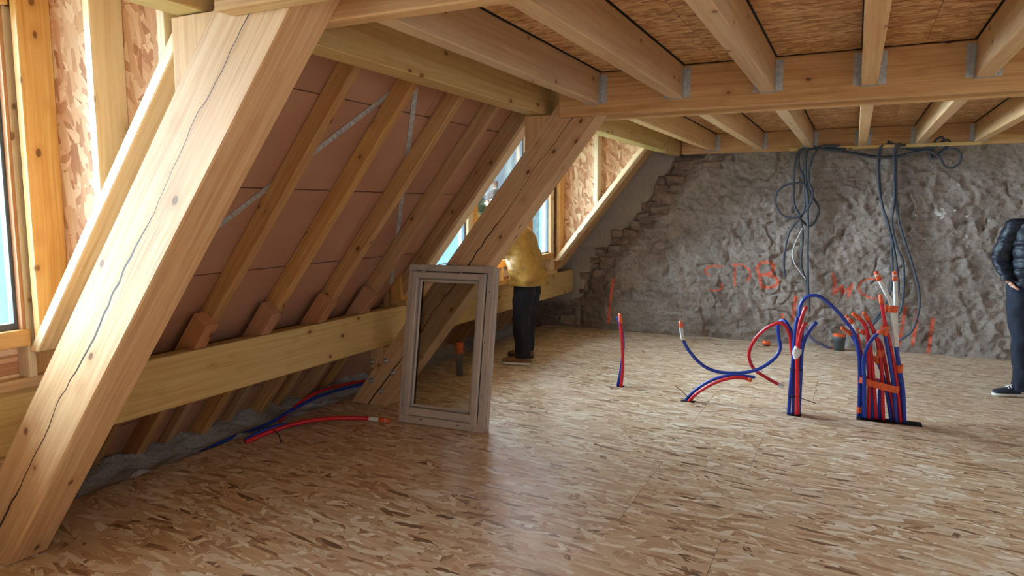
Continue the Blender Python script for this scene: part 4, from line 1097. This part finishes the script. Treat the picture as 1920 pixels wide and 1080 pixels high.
def head_mesh(c, fwd, up, s=1.0):
    """egg-shaped head with brow, nose, lips, chin and ears"""
    f = Vector(fwd).normalized(); u = Vector(up).normalized(); u = (u - f * u.dot(f)).normalized(); r = f.cross(u)
    n, m = 32, 26; V = []; F = []
    g = lambda x, y, sx_, sy_: math.exp(-(x / sx_) ** 2 - (y / sy_) ** 2)
    for j in range(m + 1):
        ph = math.pi * j / m - math.pi / 2
        for i in range(n):
            a = 2 * math.pi * i / n
            x = math.cos(ph) * math.cos(a); y = math.cos(ph) * math.sin(a); z = math.sin(ph)
            wx, wy, wz = 0.096, 0.074, 0.118
            jaw = 1 - 0.28 * max(0, -z) ** 1.5
            px_, py_, pz = x * wx * (1 - 0.10 * max(0, -z)), y * wy * jaw, z * wz
            if x > 0:
                px_ += 0.022 * g(y, z + 0.12, 0.13, 0.16) + 0.006 * g(y, z + 0.42, 0.25, 0.07) + 0.006 * g(y, z + 0.54, 0.22, 0.06) + 0.010 * g(y, z + 0.85, 0.3, 0.16) + 0.006 * g(y, z - 0.16, 0.5, 0.08)
                px_ -= 0.010 * (g(y - 0.36, z - 0.02, 0.16, 0.09) + g(y + 0.36, z - 0.02, 0.16, 0.09))
            V.append(Vector(c) + (f * px_ + r * py_ + u * pz) * s)
    for j in range(m):
        for i in range(n):
            F.append((j * n + i, j * n + (i + 1) % n, (j + 1) * n + (i + 1) % n, (j + 1) * n + i))
    me = mesh_from(V, F, SKIN, True)
    ears = []
    for sd in (-1, 1):
        e = Vector(c) + (r * 0.074 * sd - f * 0.008 - u * 0.005) * s
        ears.append(skin_mesh(*chain([(e - u * 0.026 * s, 0.007), (e + (r * 0.006 * sd - f * 0.004) * s, (0.011, 0.007)), (e + (u * 0.026 + r * 0.010 * sd - f * 0.010) * s, 0.009)]), SKIN, 1))
    eyes = [Vector(c) + (f * 0.086 + r * 0.030 * sd + u * 0.006) * s for sd in (-1, 1)]
    return [me] + ears, eyes, (f, r, u)

def hair_mesh(c, frame, s=1.0, seed=2):
    f, r, u = frame; n, m = 36, 14; V = []; F = []; rng = random.Random(seed)
    for j in range(m + 1):
        t = j / m
        for i in range(n):
            a = 2 * math.pi * i / n
            front = max(0, math.cos(a))
            zmin = -0.25 + 0.78 * front ** 1.2
            z = 1 - (1 - zmin) * t
            rr = math.sqrt(max(0, 1 - z * z))
            k = 1.10 + rng.uniform(-0.012, 0.02)
            V.append(Vector(c) + (f * rr * math.cos(a) * 0.098 * k + r * rr * math.sin(a) * 0.077 * k + u * z * 0.119 * k) * s)
    for j in range(m):
        for i in range(n):
            F.append((j * n + i, j * n + (i + 1) % n, (j + 1) * n + (i + 1) % n, (j + 1) * n + i))
    return mesh_from(V, F, HAIR, True)

def shoe(par, heel, toe, upper_mat, sole_mat, hgt=0.085, laces=None, stripe=None):
    h_, t_ = Vector(heel), Vector(toe); d = (t_ - h_); L = d.length; d.normalize(); sd = Vector((0, 0, 1)).cross(d)
    prof = [(0.0, 0.030, 0.055), (0.10, 0.036, hgt), (0.30, 0.036, hgt * 1.02), (0.45, 0.038, hgt * 0.80), (0.65, 0.046, hgt * 0.58), (0.85, 0.045, hgt * 0.46), (0.96, 0.032, hgt * 0.34), (1.0, 0.012, hgt * 0.2)]
    def loft(p, z0, zf, grow, mat, name, parent):
        V = []; F = []; n = 12; M = []
        for a, b in zip(p[:-1], p[1:]):
            for k in range(3): M.append(tuple(a[q] + (b[q] - a[q]) * k / 3 for q in range(3)))
        M.append(p[-1])
        for (t, w, hh) in M:
            top = zf(hh)
            for i in range(n):
                a = 2 * math.pi * i / n
                y = math.copysign(abs(math.cos(a)) ** 0.7, math.cos(a)) * (w + grow); z = z0 + (top - z0) * (0.5 + 0.5 * math.copysign(abs(math.sin(a)) ** 0.7, math.sin(a)))
                V.append(h_ + d * (t * L) + sd * y + Vector((0, 0, z)))
        for j in range(len(M) - 1):
            for i in range(n): F.append((j * n + i, j * n + (i + 1) % n, (j + 1) * n + (i + 1) % n, (j + 1) * n + i))
        F.append(tuple(range(n))[::-1]); F.append(tuple((len(M) - 1) * n + i for i in range(n)))
        return put(bpy.data.objects.new(name, mesh_from(V, F, mat, True)), parent)
    up = loft(prof, 0.022, lambda hh: 0.022 + hh, 0, upper_mat, 'shoe', par)
    loft(prof, 0.001, lambda hh: 0.030, 0.006, sole_mat, 'sole', up)
    if laces:
        for k in range(4):
            t = 0.40 + 0.07 * k; z = 0.026 + hgt * (0.90 - 0.10 * k) + 0.008
            c = h_ + d * (t * L)
            tube('lace', [c + sd * 0.026 + Vector((0, 0, z - 0.014)), c + Vector((0, 0, z + 0.003)), c - sd * 0.026 + d * 0.012 + Vector((0, 0, z - 0.014))], 0.004, laces, up, 6)
    if stripe:
        for s_ in (-1, 1):
            tube('stripe', [h_ + d * (0.22 * L) + sd * 0.040 * s_ + Vector((0, 0, 0.035)), h_ + d * (0.32 * L) + sd * 0.040 * s_ + Vector((0, 0, 0.055)), h_ + d * (0.45 * L) + sd * 0.041 * s_ + Vector((0, 0, 0.075))], 0.008, stripe, up, 6)

def person(label, pel, chest, neck, head, fwd_h, arms, legs, hands, fwd):
    """one continuous body from a skeleton; returns the root Empty"""
    t = thing('person', (pel[0], pel[1], 0), label, 'person')
    V = [Vector(pel), (Vector(pel) + Vector(chest)) / 2, Vector(chest), Vector(neck), Vector(head)]
    R = [(0.15, 0.115), (0.135, 0.105), (0.155, 0.115), 0.058, 0.06]; E = [(0, 1), (1, 2), (2, 3), (3, 4)]
    for sh, el, wr_ in arms:
        k = len(V); V += [Vector(sh), Vector(el), Vector(wr_)]; R += [0.056, 0.045, 0.030]; E += [(2, k), (k, k + 1), (k + 1, k + 2)]
    for hp, kn, an in legs:
        k = len(V); V += [Vector(hp), Vector(kn), Vector(an)]; R += [0.085, 0.058, 0.040]; E += [(0, k), (k, k + 1), (k + 1, k + 2)]
    ms = [skin_mesh(V, E, R, SKIN, 2)]
    hm, eyes, fr = head_mesh(head, fwd_h, (0, 0, 1))
    ms += hm
    for h_ in hands: ms += hand_meshes(*h_)
    body = put(bpy.data.objects.new('body', join_meshes(ms, SKIN)), t)
    put(bpy.data.objects.new('hair', hair_mesh(head, fr)), t)
    for e in eyes:
        bm = bmesh.new(); bmesh.ops.create_uvsphere(bm, u_segments=10, v_segments=8, radius=0.009)
        put(bpy.data.objects.new('eye', bm_mesh(bm, EYE, True)), t, Matrix.Translation(e))
    return t
X_, Y_, Z_ = Vector((1, 0, 0)), Vector((0, 1, 0)), Vector((0, 0, 1))

# --- person in the mustard jacket, leaning out of the rear window
Pz = person('person in a mustard jacket and black trousers leaning out of the dormer window', (-2.90, 6.42, 0.90), (-3.10, 6.46, 1.30), (-3.22, 6.48, 1.49), (-3.31, 6.49, 1.63), (-1, 0.1, -0.1),
            [((-3.10, 6.27, 1.37), (-3.24, 6.20, 1.13), (-3.42, 6.20, 1.07)), ((-3.12, 6.66, 1.37), (-3.24, 6.74, 1.13), (-3.42, 6.72, 1.07))],
            [((-2.92, 6.36, 0.86), (-2.97, 6.34, 0.48), (-2.93, 6.33, 0.10)), ((-2.92, 6.52, 0.86), (-3.00, 6.58, 0.48), (-3.05, 6.66, 0.10))],
            [((-3.42, 6.20, 1.065), (-1, 0, -0.2), (0, 1, 0), (0, 0, -1), 0.4), ((-3.42, 6.72, 1.065), (-1, 0, -0.2), (0, -1, 0), (0, 0, -1), 0.4)], (-1, 0, 0))
torso = ring_body([((-2.915, 6.43, 0.80), 0.160, 0.225, X_, Y_), ((-2.91, 6.43, 0.86), 0.166, 0.235, X_, Y_), ((-2.965, 6.45, 1.05), 0.160, 0.235, X_, Y_), ((-3.06, 6.46, 1.27), 0.160, 0.235, X_ - Z_ * -0.3, Y_), ((-3.13, 6.47, 1.40), 0.120, 0.20, X_ + Z_ * 0.4, Y_), ((-3.20, 6.48, 1.47), 0.075, 0.09, X_ + Z_ * 0.4, Y_)], MUSTARD, 36, wrinkle=0.011, seed=3)
sl = [ring_body([((-3.09, y0, 1.36), 0.085, 0.085, X_, Y_), ((-3.17, y1, 1.24), 0.078, 0.078, X_ + Z_, Y_), ((-3.24, y1, 1.12), 0.070, 0.07, X_ + Z_, Y_), ((-3.33, y1, 1.09), 0.058, 0.055, Z_, Y_), ((-3.41, y1, 1.075), 0.044, 0.044, Z_, Y_)], MUSTARD, 20, wrinkle=0.005, seed=k) for k, (y0, y1) in enumerate(((6.28, 6.19), (6.66, 6.73)))]
put(bpy.data.objects.new('jacket', join_meshes([torso] + sl, MUSTARD)), Pz)
trs = [ring_body([((-2.925, 6.43, 0.96), 0.120, 0.165, X_, Y_), ((-2.915, 6.43, 0.80), 0.128, 0.165, X_, Y_)], BLACK_PANT, 24),
       ring_body([((-2.925, 6.36, 0.88), 0.105, 0.10, X_, Y_), ((-2.925, 6.355, 0.72), 0.108, 0.095, X_, Y_), ((-2.955, 6.345, 0.46), 0.088, 0.078, X_, Y_), ((-2.935, 6.335, 0.22), 0.078, 0.07, X_, Y_), ((-2.925, 6.33, 0.075), 0.076, 0.066, X_, Y_)], BLACK_PANT, 24, wrinkle=0.004, seed=5),
       ring_body([((-2.925, 6.51, 0.88), 0.105, 0.10, X_, Y_), ((-2.94, 6.53, 0.72), 0.105, 0.095, X_, Y_), ((-2.995, 6.58, 0.46), 0.086, 0.078, X_, Y_), ((-3.02, 6.63, 0.22), 0.078, 0.07, X_, Y_), ((-3.04, 6.655, 0.08), 0.074, 0.066, X_, Y_)], BLACK_PANT, 24, wrinkle=0.004, seed=6)]
put(bpy.data.objects.new('trousers', join_meshes(trs, BLACK_PANT)), Pz)
shoe(Pz, (-2.855, 6.335, 0), (-3.145, 6.30, 0), BROWN_SHOE, SOLE_W, 0.095)
shoe(Pz, (-2.97, 6.66, 0), (-3.255, 6.67, 0), BROWN_SHOE, SOLE_D, 0.095)

# --- person in the navy puffer jacket, hand in the pocket, at the right edge
Pn = person('person in a navy puffer jacket and trousers standing with a hand in the pocket', (1.385, 7.0, 0.93), (1.385, 7.01, 1.30), (1.385, 7.01, 1.53), (1.385, 6.99, 1.69), (-0.25, -1, -0.05),
            [((1.185, 7.02, 1.44), (1.095, 7.06, 1.15), (1.145, 6.93, 0.955)), ((1.585, 7.02, 1.44), (1.675, 7.06, 1.15), (1.63, 6.95, 0.93))],
            [((1.265, 7.0, 0.90), (1.285, 6.96, 0.50), (1.305, 7.0, 0.10)), ((1.50, 7.0, 0.90), (1.53, 6.97, 0.50), (1.55, 7.02, 0.10))],
            [((1.148, 6.925, 0.955), (0.55, 0.05, -0.6), (0, -1, 0), (1, 0, 0.5), 0.35), ((1.63, 6.95, 0.93), (-0.15, -0.1, -1), (0, -1, 0), (-1, 0, 0), 0.5)], (0, -1, 0))
torso = ring_body([((1.385, 7.0, 0.90), 0.215, 0.140, X_, Y_), ((1.385, 7.0, 1.05), 0.215, 0.148, X_, Y_), ((1.385, 7.0, 1.28), 0.218, 0.150, X_, Y_), ((1.385, 7.01, 1.42), 0.200, 0.125, X_, Y_), ((1.385, 7.01, 1.50), 0.125, 0.095, X_, Y_), ((1.385, 7.01, 1.535), 0.080, 0.080, X_, Y_)], NAVY_PUFF, 40, puff=0.018, pitch=0.082, wrinkle=0.0025, seed=8)
sl = []
for k, (sh, el, wr_) in enumerate((((1.20, 7.02, 1.435), (1.100, 7.06, 1.15), (1.150, 6.935, 0.965)), ((1.575, 7.02, 1.43), (1.672, 7.06, 1.15), (1.63, 6.95, 0.95)))):
    sh, el, wr_ = Vector(sh), Vector(el), Vector(wr_)
    sl.append(ring_body([(sh + (sh - el) * 0.12, 0.070, 0.07, X_, Y_), (sh, 0.088, 0.088, X_, Y_), (sh.lerp(el, 0.5), 0.082, 0.082, X_, Y_), (el, 0.074, 0.076, X_, Y_), (el.lerp(wr_, 0.55), 0.064, 0.064, X_, Y_), (wr_, 0.046, 0.046, X_, Y_)], NAVY_PUFF, 24, puff=0.014, pitch=0.075, wrinkle=0.0025, seed=k + 11))
put(bpy.data.objects.new('jacket', join_meshes([torso] + sl, NAVY_PUFF)), Pn)
col = ring_body([((1.385, 7.01, 1.505), 0.105, 0.095, X_, Y_), ((1.385, 7.00, 1.56), 0.088, 0.088, X_, Y_), ((1.385, 7.00, 1.585), 0.080, 0.082, X_, Y_)], GREY_KNIT, 28, caps=False)
put(bpy.data.objects.new('collar', col), Pn)
o = tube('zip', [Vector((1.372, 6.846, 0.92)), Vector((1.372, 6.838, 1.15)), Vector((1.372, 6.838, 1.30)), Vector((1.375, 6.872, 1.43)), Vector((1.378, 6.905, 1.5))], 0.005, GREY_KNIT, Pn, 6)
trs = [ring_body([((1.385, 7.0, 0.97), 0.185, 0.125, X_, Y_), ((1.385, 7.0, 0.84), 0.195, 0.13, X_, Y_)], NAVY_PANT, 28),
       ring_body([((1.262, 7.0, 0.93), 0.112, 0.120, X_, Y_), ((1.258, 6.99, 0.74), 0.108, 0.112, X_, Y_), ((1.282, 6.965, 0.48), 0.084, 0.09, X_, Y_), ((1.298, 6.985, 0.25), 0.074, 0.078, X_, Y_), ((1.305, 6.995, 0.10), 0.072, 0.074, X_, Y_), ((1.305, 6.995, 0.055), 0.070, 0.072, X_, Y_)], NAVY_PANT, 24, wrinkle=0.0045, seed=15),
       ring_body([((1.495, 7.0, 0.93), 0.112, 0.120, X_, Y_), ((1.515, 6.99, 0.74), 0.105, 0.110, X_, Y_), ((1.532, 6.97, 0.48), 0.084, 0.09, X_, Y_), ((1.545, 7.0, 0.25), 0.074, 0.078, X_, Y_), ((1.55, 7.015, 0.055), 0.070, 0.074, X_, Y_)], NAVY_PANT, 24, wrinkle=0.0045, seed=16)]
put(bpy.data.objects.new('trousers', join_meshes(trs, NAVY_PANT)), Pn)
shoe(Pn, (1.365, 7.02, 0), (1.098, 6.955, 0), DARK_SHOE, SOLE_W, 0.080, SOLE_W, SOLE_W)
shoe(Pn, (1.55, 7.06, 0), (1.62, 6.79, 0), DARK_SHOE, SOLE_W, 0.080, SOLE_W, SOLE_W)

# ------------------------------------------------------------------ outside: ground, a tree, a house and a banded mast
g = box('ground', (-40, -20, -6.5), (30, 50, -6.3), GRASS); g['kind'] = 'structure'
def tree(x, y, zt, rad, label, seed):
    t = thing('garden_tree', (x, y, -6.3), label, 'tree')
    tube('trunk', smooth_path([(x, y, -6.3), (x + 0.2, y, -3.0), (x, y + 0.1, zt - rad * 0.6)], 0.5), [0.25] * 40 if False else 0.2, BARK, t, 8)
    rng = np.random.RandomState(seed); n = 3600; V = []; F = []
    c = Vector((x, y, zt - rad))
    for i in range(n):
        d = rng.randn(3); d /= np.linalg.norm(d); r = rad * (0.55 + 0.45 * rng.rand() ** 0.5) * (0.85 + 0.2 * math.sin(5 * d[0] + 3 * d[2]) )
        p = c + Vector(d * r * np.array([1, 1, 1.0])); a = Vector(rng.randn(3)).normalized() * 0.10; b = Vector(rng.randn(3)).normalized() * 0.06
        k = len(V); V += [p - a, p + b, p + a, p - b]; F.append((k, k + 1, k + 2, k + 3))
    put(bpy.data.objects.new('crown', mesh_from(V, F, LEAF)), t)['kind'] = 'stuff'
tree(-13.95, 26.55, 1.95, 1.15, 'leafy green tree in the garden seen through the clear middle pane', 5)
hs = thing('neighbour_house', (-21.0, 44.0, -6.3), 'distant house with slate roof seen past the tree through the window', 'house')
box('house_wall', (-24.0, 42.0, -6.3), (-20.9, 48.0, 1.75), PINKWALL, hs)
prism('house_roof', [(-24.2, 1.7), (-22.45, 2.75), (-20.7, 1.7)], 41.6, 48.4, 0.0, SLATE, hs, 0)
mt = thing('banded_mast', (-19.2, 37.6, -6.3), 'red and white banded mast rising behind the tree outside', 'mast')
for k in range(26):
    box('band', (-19.33, 37.47, -6.3 + k * 0.365), (-19.07, 37.73, -6.3 + (k + 1) * 0.365 - 0.002), MASTRED if k % 2 else MASTWHITE, mt)
